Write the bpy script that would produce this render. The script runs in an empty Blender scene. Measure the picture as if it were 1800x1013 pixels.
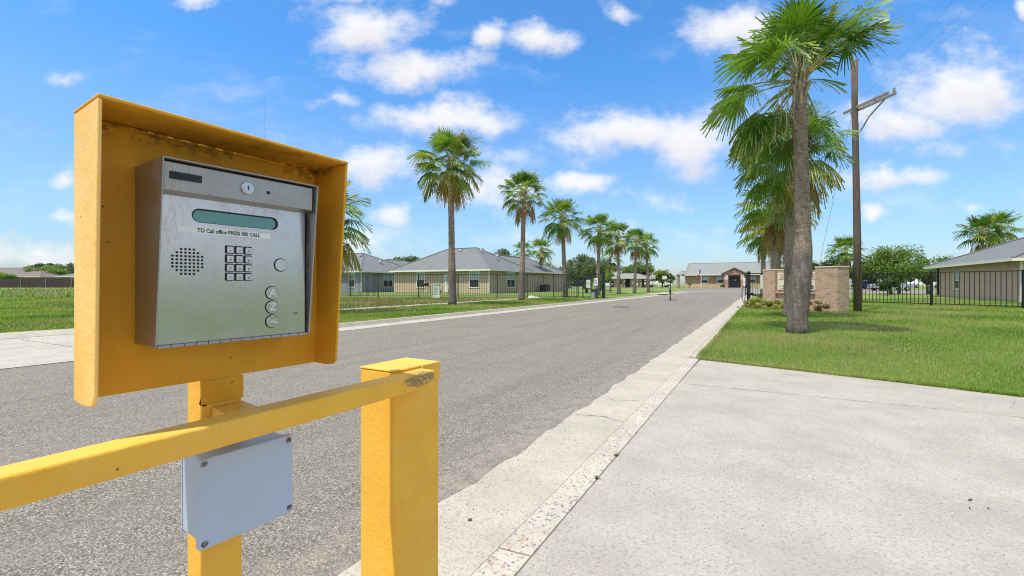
import bpy, bmesh, math, random
import numpy as np
from mathutils import Vector

# ------------------------------------------------------------------ camera, world, sun
scene = bpy.context.scene
C = scene.collection
R = math.radians
cam_d = bpy.data.cameras.new('camera'); cam = bpy.data.objects.new('camera', cam_d); C.objects.link(cam)
cam.location = (0, 0, 1.1); cam.rotation_euler = (R(90), 0, 0)
cam_d.sensor_width = 36; cam_d.lens = 16; cam_d.shift_y = -6.5/1800
cam_d.clip_start = 0.02; cam_d.clip_end = 6000
scene.camera = cam
scene.view_settings.view_transform = 'Standard'; scene.view_settings.look = 'None'
scene.view_settings.gamma = 1; scene.view_settings.use_curve_mapping = False
scene.view_settings.exposure = 0.28
scene.cycles.use_denoising = True; scene.cycles.denoiser = 'OPENIMAGEDENOISE'; scene.cycles.denoising_prefilter = 'NONE'; scene.cycles.filter_width = 1.1
scene.cycles.max_bounces = 6; scene.cycles.diffuse_bounces = 3; scene.cycles.transparent_max_bounces = 8
scene.cycles.caustics_reflective = False; scene.cycles.caustics_refractive = False

SUN_EL, SUN_AZ = R(67), math.atan2(-.76, -.65)          # azimuth measured from +Y towards +X
sun_vec = Vector((math.sin(SUN_AZ)*math.cos(SUN_EL), math.cos(SUN_AZ)*math.cos(SUN_EL), math.sin(SUN_EL)))
sd = bpy.data.lights.new('sun', 'SUN'); sd.energy = 3.95; sd.angle = R(.5); sd.color = (1, .935, .82)
so = bpy.data.objects.new('sun', sd); C.objects.link(so)
so.rotation_euler = (-sun_vec).to_track_quat('-Z', 'Y').to_euler(); so.location = (0, 0, 30)

class NT:
    """tiny node-tree helper"""
    def __init__(s, tree): s.t = tree; s.n = tree.nodes; s.l = tree.links
    def new(s, typ, **kw):
        nd = s.n.new(typ)
        for k, v in kw.items(): setattr(nd, k, v)
        return nd
    def put(s, sock, val):
        if isinstance(val, bpy.types.NodeSocket): s.l.new(val, sock)
        elif val is not None:
            try: sock.default_value = val
            except Exception: sock.default_value = (val[0], val[1], val[2], 1)
    def math(s, op, a, b=None, c=None, clamp=False):
        nd = s.new('ShaderNodeMath', operation=op); nd.use_clamp = clamp
        for i, v in enumerate((a, b, c)):
            if v is not None: s.put(nd.inputs[i], v)
        return nd.outputs[0]
    def vmath(s, op, a, b=None, out=0, scale=None):
        nd = s.new('ShaderNodeVectorMath', operation=op)
        s.put(nd.inputs[0], a)
        if b is not None: s.put(nd.inputs[1], b)
        if scale is not None: s.put(nd.inputs['Scale'], scale)
        return nd.outputs[out]
    def noise(s, vec, scale, detail=4, rough=.55, out='Fac'):
        nd = s.new('ShaderNodeTexNoise'); s.put(nd.inputs['Vector'], vec)
        nd.inputs['Scale'].default_value = scale; nd.inputs['Detail'].default_value = detail; nd.inputs['Roughness'].default_value = rough
        return nd.outputs[out]
    def voro(s, vec, scale, out='Distance', feature='F1', rnd=1):
        nd = s.new('ShaderNodeTexVoronoi', feature=feature); s.put(nd.inputs['Vector'], vec)
        nd.inputs['Scale'].default_value = scale; nd.inputs['Randomness'].default_value = rnd
        return nd.outputs[out]
    def ramp(s, fac, stops, interp='LINEAR'):
        nd = s.new('ShaderNodeValToRGB'); s.put(nd.inputs[0], fac); cr = nd.color_ramp; cr.interpolation = interp
        while len(cr.elements) < len(stops): cr.elements.new(.5)
        for e, (p, c) in zip(cr.elements, stops):
            e.position = p; e.color = (c, c, c, 1) if isinstance(c, (int, float)) else (*c, 1)
        return nd.outputs[0]
    def mix(s, fac, a, b, mode='MIX'):
        nd = s.new('ShaderNodeMix', data_type='RGBA', blend_type=mode)
        s.put(nd.inputs[0], fac)
        for i, v in ((6, a), (7, b)):
            if isinstance(v, bpy.types.NodeSocket): s.l.new(v, nd.inputs[i])
            else: nd.inputs[i].default_value = (*v, 1)
        return nd.outputs[2]
    def sstep(s, x, a, b):
        nd = s.new('ShaderNodeMapRange', interpolation_type='SMOOTHSTEP')
        s.put(nd.inputs[0], x); s.put(nd.inputs[1], a); s.put(nd.inputs[2], b)
        return nd.outputs[0]

w = bpy.data.worlds.new('World'); scene.world = w; w.use_nodes = True
nt = NT(w.node_tree); nt.n.clear()
sky = nt.new('ShaderNodeTexSky', sky_type='NISHITA'); sky.sun_disc = False
sky.sun_elevation = SUN_EL; sky.sun_rotation = SUN_AZ; sky.air_density = 1.0; sky.dust_density = .6; sky.ozone_density = 2.2
tc = nt.new('ShaderNodeTexCoord').outputs['Generated']
dirn = nt.vmath('NORMALIZE', tc)
sep = nt.new('ShaderNodeSeparateXYZ'); nt.l.new(dirn, sep.inputs[0])
yy = nt.math('MAXIMUM', sep.outputs[1], .06)
cmb = nt.new('ShaderNodeCombineXYZ')
nt.l.new(nt.math('DIVIDE', sep.outputs[0], yy), cmb.inputs[0]); nt.l.new(nt.math('DIVIDE', sep.outputs[2], yy), cmb.inputs[1])
P = cmb.outputs[0]
wn = nt.noise(P, 5.0, 5, .6, 'Color')
Pw = nt.vmath('ADD', P, nt.vmath('SCALE', nt.vmath('SUBTRACT', wn, (.5, .5, .5)), scale=.13))
clouds = [  # direction (east, up) per unit north, half sizes, strength
 (-.32,.57,.14,.08,1),(-.20,.478,.14,.05,1),(-.36,.49,.06,.06,.5),(-.057,.555,.04,.055,1),(.062,.545,.10,.04,1),(-.162,.365,.185,.05,1),
 (-.31,.256,.095,.05,1),(.25,.335,.19,.058,1),(.40,.315,.125,.085,1),(.14,.218,.10,.03,.9),(-.05,.21,.18,.06,.8),(.50,.555,.12,.075,1),
 (.98,.43,.17,.10,1),(.85,.37,.14,.06,1),(1.06,.45,.07,.06,1),(.815,.23,.11,.036,1),(.80,.145,.045,.022,.8),(1.02,.17,.05,.02,.6),(1.12,.60,.03,.03,1),
 (-.25,.16,.055,.022,.8),(-.985,.235,.04,.025,.8),(-.66,.62,.09,.022,.9),(.24,.61,.06,.022,.6),(-.98,.145,.05,.02,.6),(-1.05,.065,.2,.045,.7),
 (-.32,.095,.09,.045,.7),(-1.0,.465,.04,.02,.55),(-.40,.41,.07,.02,.55),(.1,.105,.5,.03,.35),(1.15,.20,.08,.02,.5),(.03,.285,.2,.04,.4),(-.27,.66,.2,.03,.8),(.93,.31,.25,.03,.35),(.3,.18,.12,.03,.4),(-.07,.36,.1,.04,.9)]
acc = None; low = None
for cx, cy, rx, ry, k in clouds:
    d = nt.vmath('MULTIPLY', nt.vmath('SUBTRACT', Pw, (cx, cy, 0)), (1/rx, 1/ry, 0))
    m = nt.math('MULTIPLY', nt.math('SUBTRACT', 1.25, nt.vmath('LENGTH', d, out=1)), k)
    acc = m if acc is None else nt.math('MAXIMUM', acc, m)
    if k >= 1:
        d2 = nt.vmath('MULTIPLY', nt.vmath('SUBTRACT', Pw, (cx+rx*.1, cy-ry*.75, 0)), (1/rx, 1/ry, 0))
        m2 = nt.math('SUBTRACT', 1.0, nt.vmath('LENGTH', d2, out=1))
        low = m2 if low is None else nt.math('MAXIMUM', low, m2)
fb = nt.noise(nt.vmath('MULTIPLY', P, (1, 1.5, 1)), 9.0, 8, .62)
dens = nt.math('ADD', acc, nt.math('MULTIPLY', nt.math('SUBTRACT', fb, .5), 2.0))
front = nt.sstep(sep.outputs[1], .05, .3)
wisp = nt.math('MULTIPLY', nt.sstep(nt.noise(nt.vmath('MULTIPLY', Pw, (1, 3.2, 1)), 2.6, 7, .62), .50, .80), .34)
mask = nt.math('MULTIPLY', nt.math('MAXIMUM', nt.sstep(dens, .04, 1.12), wisp), front)
hz = nt.math('DIVIDE', sep.outputs[2], .42, clamp=True)
tinted = nt.mix(1.0, sky.outputs[0], nt.ramp(hz, [(0, (.80, .88, 1.12)), (.12, (.84, .98, 1.16)), (.35, (.92, 1.16, 1.34)), (.7, (.92, 1.32, 1.62)), (1, (.64, 1.32, 1.80))]), 'MULTIPLY')
over = nt.math('MAXIMUM', nt.sstep(nt.math('DIVIDE', sep.outputs[2], yy), .70, .95), nt.sstep(sep.outputs[1], .22, .08))
fill_cloud_n = nt.noise(nt.vmath('MULTIPLY', dirn, (1, 1, 1.6)), 2.6, 6, .6)
mask = nt.math('MAXIMUM', mask, nt.math('MULTIPLY', nt.math('MULTIPLY', over, nt.sstep(fill_cloud_n, .40, .56)), nt.sstep(sep.outputs[2], -.02, .1)))  # clouds added overhead and behind the camera to neutralise the blue fill light
cshade = nt.math('MULTIPLY', nt.math('ADD', nt.math('MAXIMUM', low, 0), nt.math('MULTIPLY', nt.math('SUBTRACT', fb, .45), 1.0)), .9, clamp=True)
ccol = nt.mix(cshade, (7.3, 7.3, 7.4), (6.0, 5.9, 6.3))
skyc = nt.mix(nt.math('MULTIPLY', mask, .96), tinted, ccol)
bg = nt.new('ShaderNodeBackground'); nt.l.new(skyc, bg.inputs[0]); bg.inputs[1].default_value = .113
wo = nt.new('ShaderNodeOutputWorld'); nt.l.new(bg.outputs[0], wo.inputs[0])

# ------------------------------------------------------------------ helpers
rng = np.random.default_rng(7); random.seed(7)
U = Vector((.482, .876, 0)); N = Vector((.876, -.482, 0))            # along the road, to its right
def st(s, t): return Vector((s*U.x+t*N.x, s*U.y+t*N.y, 0))
def ter(y):
    k = min(1, max(0, (y-62)/23)); return .4*k*k*(3-2*k)

def tag(o, label=None, cat=None, group=None, kind=None):
    if label: o['label'] = label
    if cat: o['category'] = cat
    if group: o['group'] = group
    if kind: o['kind'] = kind
    return o
def thing(name, loc, label, cat, group=None):
    o = bpy.data.objects.new(name, None); C.objects.link(o); o.location = loc; o.empty_display_size = .2
    return tag(o, label, cat, group)
def root_loc(o):
    while o.parent: o = o.parent
    return Vector(o.location)
def link(name, me, mat, parent=None, origin=None, bevel=0, seg=2):
    """mesh in world coordinates -> object under parent (or top-level with its origin at origin)"""
    off = root_loc(parent) if parent else (Vector(origin) if origin else Vector((0, 0, 0)))
    if off.length > 0:
        n = len(me.vertices); co = np.empty(n*3, 'f'); me.vertices.foreach_get('co', co)
        co = (co.reshape(-1, 3)-np.array(off, 'f')).ravel(); me.vertices.foreach_set('co', co); me.update()
    o = bpy.data.objects.new(name, me); C.objects.link(o)
    for m in (mat if isinstance(mat, (list, tuple)) else [mat]): me.materials.append(m)
    if parent: o.parent = parent
    elif origin: o.location = origin
    if bevel:
        b = o.modifiers.new('bevel', 'BEVEL'); b.width = bevel; b.segments = seg; b.limit_method = 'ANGLE'; b.angle_limit = R(40)
    return o

class Fr:
    """local frame: p along a, q along b, z up"""
    def __init__(s, o, a, b, z=0): s.o = Vector((o[0], o[1], z)); s.a = Vector((a[0], a[1], 0)).normalized(); s.b = Vector((b[0], b[1], 0)).normalized()
    def __call__(s, p, q, z): return s.o+s.a*p+s.b*q+Vector((0, 0, z))
WF = Fr((0, 0), (1, 0), (0, 1))
class MB:
    def __init__(s): s.v = []; s.f = []; s.mi = []
    def add(s, vs, fs, mi=0):
        k = len(s.v); s.v += [tuple(x) for x in vs]; s.f += [tuple(i+k for i in f) for f in fs]; s.mi += [mi]*len(fs); return s
    def box(s, fr, p0, p1, q0, q1, z0, z1, mi=0):
        return s.add([fr(p, q, z) for z in (z0, z1) for q in (q0, q1) for p in (p0, p1)],
                     [(0, 2, 3, 1), (4, 5, 7, 6), (0, 1, 5, 4), (2, 6, 7, 3), (0, 4, 6, 2), (1, 3, 7, 5)], mi)
    def prism(s, A, B, mi=0):
        n = len(A); return s.add(list(A)+list(B), [tuple(range(n))[::-1], tuple(range(n, 2*n))]+[(i, (i+1) % n, n+(i+1) % n, n+i) for i in range(n)], mi)
    def poly(s, pts, mi=0): return s.add(pts, [tuple(range(len(pts)))], mi)
    def tube(s, pts, rad, n=8, cap=True, mi=0):
        pts = [Vector(p) for p in pts]; rad = rad if isinstance(rad, (list, tuple)) else [rad]*len(pts); vs = []
        for i, p in enumerate(pts):
            d = (pts[min(i+1, len(pts)-1)]-pts[max(i-1, 0)]).normalized()
            x = d.orthogonal() if i == 0 else (x-d*x.dot(d)); x.normalize(); y = d.cross(x)
            vs += [p+(x*math.cos(2*math.pi*k/n)+y*math.sin(2*math.pi*k/n))*rad[i] for k in range(n)]
        fs = [(i*n+k, i*n+(k+1) % n, (i+1)*n+(k+1) % n, (i+1)*n+k) for i in range(len(pts)-1) for k in range(n)]
        if cap: fs += [tuple(range(n))[::-1], tuple(range((len(pts)-1)*n, len(pts)*n))]
        return s.add(vs, fs, mi)
    def disc(s, c, ax, r, h, n=20, mi=0): return s.tube([Vector(c), Vector(c)+Vector(ax)*h], r, n, True, mi)
    def mesh(s, name, smooth=False):
        me = bpy.data.meshes.new(name); me.from_pydata(s.v, [], s.f); me.polygons.foreach_set('material_index', s.mi)
        bm = bmesh.new(); bm.from_mesh(me); bmesh.ops.recalc_face_normals(bm, faces=bm.faces); bm.to_mesh(me); bm.free()
        if smooth: me.polygons.foreach_set('use_smooth', [True]*len(me.polygons))
        me.update(); return me
    def build(s, name, mat, parent=None, origin=None, bevel=0, smooth=False, seg=2):
        return link(name, s.mesh(name, smooth), mat, parent, origin, bevel, seg)

def np_mesh(name, V, k, tint=None, smooth=False):
    """V: (n*k,3) verts, every k of them one face; tint: one RGB per face"""
    V = np.asarray(V, 'f').reshape(-1, 3); nf = len(V)//k
    me = bpy.data.meshes.new(name); me.vertices.add(len(V)); me.vertices.foreach_set('co', V.ravel())
    me.loops.add(nf*k); me.loops.foreach_set('vertex_index', np.arange(nf*k, dtype='i'))
    me.polygons.add(nf); me.polygons.foreach_set('loop_start', np.arange(0, nf*k, k, dtype='i'))
    if tint is not None:
        at = me.color_attributes.new('tint', 'FLOAT_COLOR', 'POINT')
        col = np.ones((nf*k, 4), 'f'); col[:, :3] = np.repeat(np.asarray(tint, 'f'), k, axis=0); at.data.foreach_set('color', col.ravel())
    me.update(calc_edges=True); me.validate(); return me

# ------------------------------------------------------------------ materials
def mat(name, col=(.5, .5, .5), rough=.6, metal=0, spec=.5):
    m = bpy.data.materials.new(name); m.use_nodes = True; t = NT(m.node_tree)
    b = m.node_tree.nodes['Principled BSDF']; b.inputs['Base Color'].default_value = (*col, 1)
    b.inputs['Roughness'].default_value = rough; b.inputs['Metallic'].default_value = metal; b.inputs['Specular IOR Level'].default_value = spec
    m['k'] = 1
    return m, t, b
def objco(t): return t.new('ShaderNodeTexCoord').outputs['Object']
def wpos(t): return t.new('ShaderNodeNewGeometry').outputs['Position']
def bump(t, b, h, strength=.5, dist=.01):
    n = t.new('ShaderNodeBump'); n.inputs['Strength'].default_value = strength; n.inputs['Distance'].default_value = dist
    t.put(n.inputs['Height'], h); t.l.new(n.outputs[0], b.inputs['Normal']); return n
def simple(name, col, rough=.6, metal=0, var=.12, scale=6, bs=.15, bd=.01, bscale=40):
    m, t, b = mat(name, col, rough, metal); co = objco(t)
    f = t.noise(co, scale, 5, .6)
    t.l.new(t.mix(f, tuple(c*(1-var*2) for c in col), tuple(min(1, c*(1+var*2)) for c in col)), b.inputs['Base Color'])
    bump(t, b, t.noise(co, bscale, 4), bs, bd); return m

def paint(name, grime=False, patch=None, chalk_sun=.35, shade_mul=1.0):
    m, t, b = mat(name, (.8, .45, .03), .5, 0, .18); co = wpos(t)
    f = t.noise(co, 9, 6, .6)
    col = t.mix(t.sstep(f, .3, .7), (.80*shade_mul, .392*shade_mul-(.03 if shade_mul < 1 else 0), .010), (.85*shade_mul, .455*shade_mul-(.03 if shade_mul < 1 else 0), .022))  # multiplier below one puts the hood's shade into the base colour
    fade_sun = t.math('ADD', .45, t.math('MULTIPLY', t.sstep(t.noise(co, 5, 7, .7), .3, .7), .45), clamp=True)
    col = t.mix(t.math('MULTIPLY', fade_sun, chalk_sun), col, (.86, .60, .24))  # chalking; at high values sunlight painted in as a paler colour
    scuff = t.math('MULTIPLY', t.sstep(t.noise(t.vmath('MULTIPLY', co, (9, 9, 2.5)), 9, 6, .8), .60, .68), .28); col = t.mix(scuff, col, (.42, .22, .04))
    vo = t.voro(co, 42); chip = t.math('MULTIPLY', t.math('LESS_THAN', vo, .085), t.math('GREATER_THAN', t.noise(co, 7, 2), .56))
    col = t.mix(t.math('MULTIPLY', chip, .8), col, (.13, .07, .02))
    if grime:
        sp = t.new('ShaderNodeSeparateXYZ'); t.l.new(co, sp.inputs[0])
        band = t.math('MULTIPLY', t.sstep(sp.outputs[2], 1.334, 1.356), t.sstep(sp.outputs[2], 1.3745, 1.366))
        cor = t.sstep(t.vmath('LENGTH', t.vmath('SUBTRACT', co, tuple(Vector((-.6006, .66, 1.352))+Vector((.5602, .8283, 0))*.412+Vector((-.8283, .5602, 0))*.108)), out=1), .038, .008)
        n1 = t.sstep(t.noise(co, 60, 7, .8), .44, .58); n2 = t.math('MAXIMUM', t.sstep(t.noise(co, 12, 3, .6), .44, .56), cor); band = t.math('MAXIMUM', band, t.math('MULTIPLY', cor, .9))
        g = t.math('MULTIPLY', band, t.math('MULTIPLY', n1, n2))
        col = t.mix(t.math('MULTIPLY', g, .62), col, (.09, .05, .018))
        st2 = t.math('MULTIPLY', t.sstep(t.noise(t.vmath('MULTIPLY', co, (6, 6, 1)), 6, 4), .5, .75), .25)
        col = t.mix(st2, col, (.55, .27, .02))
    if patch:
        d = t.vmath('LENGTH', t.vmath('MULTIPLY', t.vmath('SUBTRACT', co, patch), (.75, .75, 2.6)), out=1)
        g = t.math('MULTIPLY', t.sstep(t.math('ADD', d, t.math('MULTIPLY', t.noise(t.vmath('MULTIPLY', co, (.5, .5, 1.6)), 60, 5, .8), .07)), .088, .072), t.sstep(t.noise(co, 110, 4), .36, .46))
        col = t.mix(t.math('MULTIPLY', g, .72), col, (.14, .13, .12))
    t.l.new(col, b.inputs['Base Color'])
    h = t.math('ADD', t.math('MULTIPLY', t.noise(co, 150, 2), .4), t.math('MULTIPLY', t.noise(co, 60, 4), 1.0))
    h = t.math('SUBTRACT', h, t.math('MULTIPLY', chip, .6))
    bump(t, b, h, .22 if grime else .5, .003); return m
M = {}
M['rust'] = simple('rust', (.06, .025, .01), .95); M['paint'] = paint('yellow_paint'); M['hoodshadepaint'] = paint('grimy_shaded_yellow_paint', True, None, .10, .88); M['bollpaint'] = paint('faded_yellow_paint', False, None, .30); M['sunlitpaint'] = paint('sunlit_yellow_paint', False, None, .95)  # same yellow twice: hood painted shaded and grimy, left flange painted sunlit
M['black'] = simple('black_metal', (.012, .013, .016), .4, 0, .1)
M['rubber'] = simple('rubber', (.015, .015, .016), .8)
M['slot'] = mat('dark_opening', (.004, .004, .005), .5)[0]

def steel(name, base=(.47, .48, .49), dirty=.4, rough=.33, mt=.96, rim=False):
    m, t, b = mat(name, base, rough, .93); co = wpos(t)
    n = t.noise(co, 14, 7, .7); n2 = t.noise(t.vmath('MULTIPLY', co, (1, 1, .12)), 380, 3)
    n3 = t.math('MULTIPLY', t.sstep(t.noise(co, 10, 4, .6), .46, .60), t.sstep(t.noise(t.vmath('MULTIPLY', co, (1, 1, .35)), 190, 5, .8), .46, .56))
    sp = t.math('MULTIPLY', t.math('MAXIMUM', t.sstep(n, .52, .74), t.math('MULTIPLY', n3, .8)), dirty)
    col = t.mix(sp, base, (.30, .27, .23)); t.l.new(col, b.inputs['Base Color'])
    t.l.new(t.math('ADD', t.math('MULTIPLY', n, .16), rough-.08), b.inputs['Roughness'])
    t.l.new(t.math('SUBTRACT', mt, t.math('MULTIPLY', sp, mt*.9)), b.inputs['Metallic'])
    bump(t, b, t.math('ADD', n2, t.math('MULTIPLY', t.noise(co, 7, 2), 3)), .12, .001); return m
M['steel'] = steel('brushed_steel', (.49, .50, .53), .3, .20); M['steel_dirty'] = steel('stained_steel', (.35, .35, .345), .95, .34, .75)
M['chrome'] = mat('chrome', (.50, .51, .53), .22, 1)[0]
M['lcd'] = mat('lcd_glass', (.10, .27, .27), .18)[0]
M['sticker'] = simple('sticker_paper', (.74, .76, .70), .6, 0, .05)
M['ink'] = mat('black_ink', (.01, .01, .01), .6)[0]
M['key'] = simple('key_metal', (.55, .56, .60), .3, .6, .2, 300)
M['ltr'] = mat('white_lettering', (.62, .66, .66), .5)[0]
M['button'] = simple('grey_button', (.52, .55, .57), .35, .2, .08, 60)
m, t, b = mat('grey_plastic', (.40, .47, .55), .45); co = wpos(t)
t.l.new(t.mix(t.math('MULTIPLY', t.sstep(t.noise(co, 13, 5, .65), .45, .75), .5), (.42, .50, .60), (.37, .43, .50)), b.inputs['Base Color'])
bump(t, b, t.noise(co, 500, 2), .1, .001); M['plastic'] = m
m, t, b = mat('rusty_screw', (.2, .2, .2), .5, .6); co = wpos(t)
t.l.new(t.mix(t.sstep(t.noise(co, 160, 4), .45, .6), (.25, .25, .26), (.09, .035, .012)), b.inputs['Base Color']); M['screw'] = m

# asphalt
m, t, b = mat('asphalt', (.16, .155, .15), .85); co = wpos(t)
vc = t.voro(co, 150, 'Color'); sc_ = t.new('ShaderNodeSeparateColor'); t.l.new(vc, sc_.inputs[0]); vd = t.voro(co, 150)
stone = t.ramp(sc_.outputs[0], [(0, (.066, .057, .047)), (.35, (.168, .149, .122)), (.65, (.25, .225, .184)), (.88, (.345, .308, .25)), (.97, (.52, .47, .39))])
big = t.noise(co, .35, 5, .6); mid = t.noise(co, 4, 5, .65)
vs = t.new('ShaderNodeSeparateXYZ'); t.l.new(co, vs.inputs[0])
tt = t.vmath('DOT_PRODUCT', co, tuple(N), out=1); ss = t.vmath('DOT_PRODUCT', co, tuple(U), out=1)
cb = t.new('ShaderNodeCombineXYZ'); t.put(cb.inputs[0], t.math('MULTIPLY', tt, 1.1)); t.put(cb.inputs[1], t.math('MULTIPLY', ss, .05))
streak = t.noise(cb.outputs[0], 1.6, 4, .6)
col = t.mix(t.sstep(streak, .35, .7), stone, (.26, .235, .195), 'MIX')
col = t.mix(.52, col, stone)
k_ = t.math('ADD', .72, t.math('ADD', t.math('MULTIPLY', big, .22), t.math('MULTIPLY', mid, .34)))
col = t.mix(1, col, nt and t.ramp(t.math('SUBTRACT', k_, .5), [(0, .42), (1, 1.34)]), 'MULTIPLY')
trk = t.noise(cb.outputs[0], 2.4, 3, .6); col = t.mix(t.math('MULTIPLY', t.sstep(trk, .50, .68), .22), col, (.10, .09, .08))
spot = t.math('MULTIPLY', t.sstep(t.noise(co, 1.7, 4, .7), .66, .74), .4); col = t.mix(spot, col, (.07, .063, .055))
edge = t.math('MULTIPLY', t.sstep(tt, -1.95, -1.45), t.sstep(t.noise(co, 7, 5, .7), .42, .62)); col = t.mix(t.math('MULTIPLY', edge, .4), col, (.36, .31, .24))
t.l.new(col, b.inputs['Base Color'])
bump(t, b, t.math('SUBTRACT', 1, vd), .8, .004); M['asphalt'] = m

def concrete(name, base, agg=0, scale=110, crack_or_shade=False):
    m, t, b = mat(name, base, .85); co = wpos(t)
    n = t.noise(co, 2.2, 7, .65); f = t.noise(co, 60, 5, .7)
    col = t.mix(t.sstep(n, .3, .7), tuple(c*.86 for c in base), tuple(c*1.08 for c in base))
    col = t.mix(t.math('MULTIPLY', t.sstep(f, .50, .66), .6), col, tuple(c*.5 for c in base)); col = t.mix(t.math('MULTIPLY', t.sstep(t.noise(co, 210, 3, .7), .56, .68), .5), col, tuple(c*.45 for c in base))
    cw = t.vmath('ADD', co, t.vmath('SCALE', t.vmath('SUBTRACT', t.noise(co, scale*1.4, 2, .5, 'Color'), (.5, .5, .5)), scale=.9/scale)); vd = t.voro(cw, scale); vc = t.voro(cw, scale, 'Color'); s_ = t.new('ShaderNodeSeparateColor'); t.l.new(vc, s_.inputs[0])
    dots = t.math('MULTIPLY', t.math('LESS_THAN', vd, .30), t.math('GREATER_THAN', s_.outputs[1], .80))
    if agg:
        where = t.math('ADD', .35, t.sstep(t.noise(co, .9, 4, .6), .40, .55), clamp=True) if agg < 1 else 1.0
        stc = t.ramp(s_.outputs[0], [(0, (.17, .165, .17)), (.3, (.36, .30, .24)), (.5, (.55, .48, .40)), (.7, (.44, .26, .14)), (.85, (.30, .20, .17)), (1, (.60, .56, .50))], 'CONSTANT')
        dd = t.math('MULTIPLY', t.math('LESS_THAN', vd, t.math('ADD', .18, t.math('MULTIPLY', s_.outputs[2], .42))), t.math('GREATER_THAN', s_.outputs[1], .38 if agg >= 1 else .50))
        col = t.mix(t.math('MULTIPLY', t.math('MULTIPLY', dd, where), .9 if agg >= 1 else .5), col, stc)
    else: col = t.mix(t.math('MULTIPLY', dots, .5), col, (.12, .115, .11))
    grit = t.math('MULTIPLY', t.math('MULTIPLY', t.sstep(t.noise(co, 38, 5, .8), .56, .66), t.sstep(t.noise(co, 2.4, 5, .7), .46, .60)), .45 if agg < 1 else .15)
    col = t.mix(grit, col, tuple(c*.42 for c in base))
    pits = t.math('MULTIPLY', t.math('LESS_THAN', t.voro(co, 27), .11), t.sstep(t.noise(co, 1.1, 3), .45, .6))
    col = t.mix(t.math('MULTIPLY', pits, .8), col, (.06, .055, .05))
    stn = t.math('MULTIPLY', t.sstep(t.noise(co, .8, 8, .78), .50, .72), .30)
    col = t.mix(stn, col, tuple(c*.66 for c in base))
    t.l.new(col, b.inputs['Base Color']); bump(t, b, t.math('ADD', f, t.math('MULTIPLY', n, .6)), .6, .006); return m
M['concrete'] = concrete('concrete', (.405, .378, .332), .5, 120)
M['gutter'] = concrete('gutter_concrete', (.46, .42, .35), .15, 75)
M['aggregate'] = concrete('exposed_aggregate', (.50, .455, .385), 1, 66)
M['walk'] = concrete('sidewalk_concrete', (.45, .415, .36), 0, 60)

def grass(name, c1, c2, c3, s1=.5):
    m, t, b = mat(name, c1, .9, 0, .2); co = wpos(t)
    n = t.noise(co, s1, 6, .65); f = t.noise(co, 30, 4, .7); g = t.noise(co, 3.5, 5, .7)
    col = t.mix(t.sstep(n, .38, .66), c1, c2); col = t.mix(t.math('MULTIPLY', t.sstep(g, .5, .72), .7), col, c3)
    col = t.mix(t.math('MULTIPLY', t.sstep(f, .45, .7), .45), col, tuple(c*.45 for c in c1))
    t.l.new(col, b.inputs['Base Color']); pz = t.noise(co, 1.4, 7, .75); col2 = t.mix(t.math('MULTIPLY', t.sstep(pz, .52, .66), .55), col, tuple(c*.55 for c in c1)); t.l.new(col2, b.inputs['Base Color'])
    bump(t, b, t.math('ADD', f, t.noise(co, 120, 3)), .9, .03); return m
M['lawn'] = grass('lawn_grass', (.17, .27, .045), (.24, .33, .08), (.34, .33, .13))
M['dry'] = grass('dry_grass', (.26, .22, .10), (.20, .22, .07), (.34, .27, .15))
M['field'] = grass('field_grass', (.15, .25, .05), (.22, .27, .08), (.33, .28, .14), .25)
def leafmat(name, trans=.45, rough=.45):
    m, t, b = mat(name, (.1, .2, .03), rough, 0, .3)
    at = t.new('ShaderNodeAttribute', attribute_name='tint').outputs['Color']
    t.l.new(at, b.inputs['Base Color'])
    tr = t.new('ShaderNodeBsdfTranslucent'); t.l.new(t.mix(1, at, (1.5, 1.45, .8), 'MULTIPLY'), tr.inputs[0])
    mx = t.new('ShaderNodeMixShader'); mx.inputs[0].default_value = trans
    t.l.new(b.outputs[0], mx.inputs[1]); t.l.new(tr.outputs[0], mx.inputs[2])
    out = [n for n in t.n if n.type == 'OUTPUT_MATERIAL'][0]; t.l.new(mx.outputs[0], out.inputs[0]); return m
M['leaf'] = leafmat('leaf', .30, .42); M['blade'] = leafmat('grass_blade', .35, .6); M['deadleaf'] = leafmat('dead_leaf', .25, .8)

m, t, b = mat('palm_bark', (.2, .17, .14), .9); co = objco(t)
sp = t.new('ShaderNodeSeparateXYZ'); t.l.new(co, sp.inputs[0])
wv = t.new('ShaderNodeTexWave', wave_type='BANDS', bands_direction='Z'); t.put(wv.inputs['Vector'], co)
wv.inputs['Scale'].default_value = 7; wv.inputs['Distortion'].default_value = 9; wv.inputs['Detail'].default_value = 4; wv.inputs['Detail Scale'].default_value = 2.2
ringn = t.math('ADD', t.math('MULTIPLY', wv.outputs['Fac'], .16), t.math('MULTIPLY', t.noise(t.vmath('MULTIPLY', co, (2.6, 2.6, 4.6)), 3.0, 7, .68), .85))
patch_ = t.noise(t.vmath('MULTIPLY', co, (4, 4, 1.2)), 1.3, 5, .7)
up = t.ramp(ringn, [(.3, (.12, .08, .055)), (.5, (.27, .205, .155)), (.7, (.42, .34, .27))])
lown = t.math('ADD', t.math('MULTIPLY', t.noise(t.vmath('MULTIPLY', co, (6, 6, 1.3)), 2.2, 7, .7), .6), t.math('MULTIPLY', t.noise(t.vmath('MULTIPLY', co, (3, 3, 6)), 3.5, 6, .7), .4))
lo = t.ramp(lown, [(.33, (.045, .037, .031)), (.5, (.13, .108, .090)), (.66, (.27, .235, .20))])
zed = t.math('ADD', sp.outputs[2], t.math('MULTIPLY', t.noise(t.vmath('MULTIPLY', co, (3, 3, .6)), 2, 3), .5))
col = t.mix(t.sstep(zed, 1.9, 2.25), lo, up)
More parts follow.
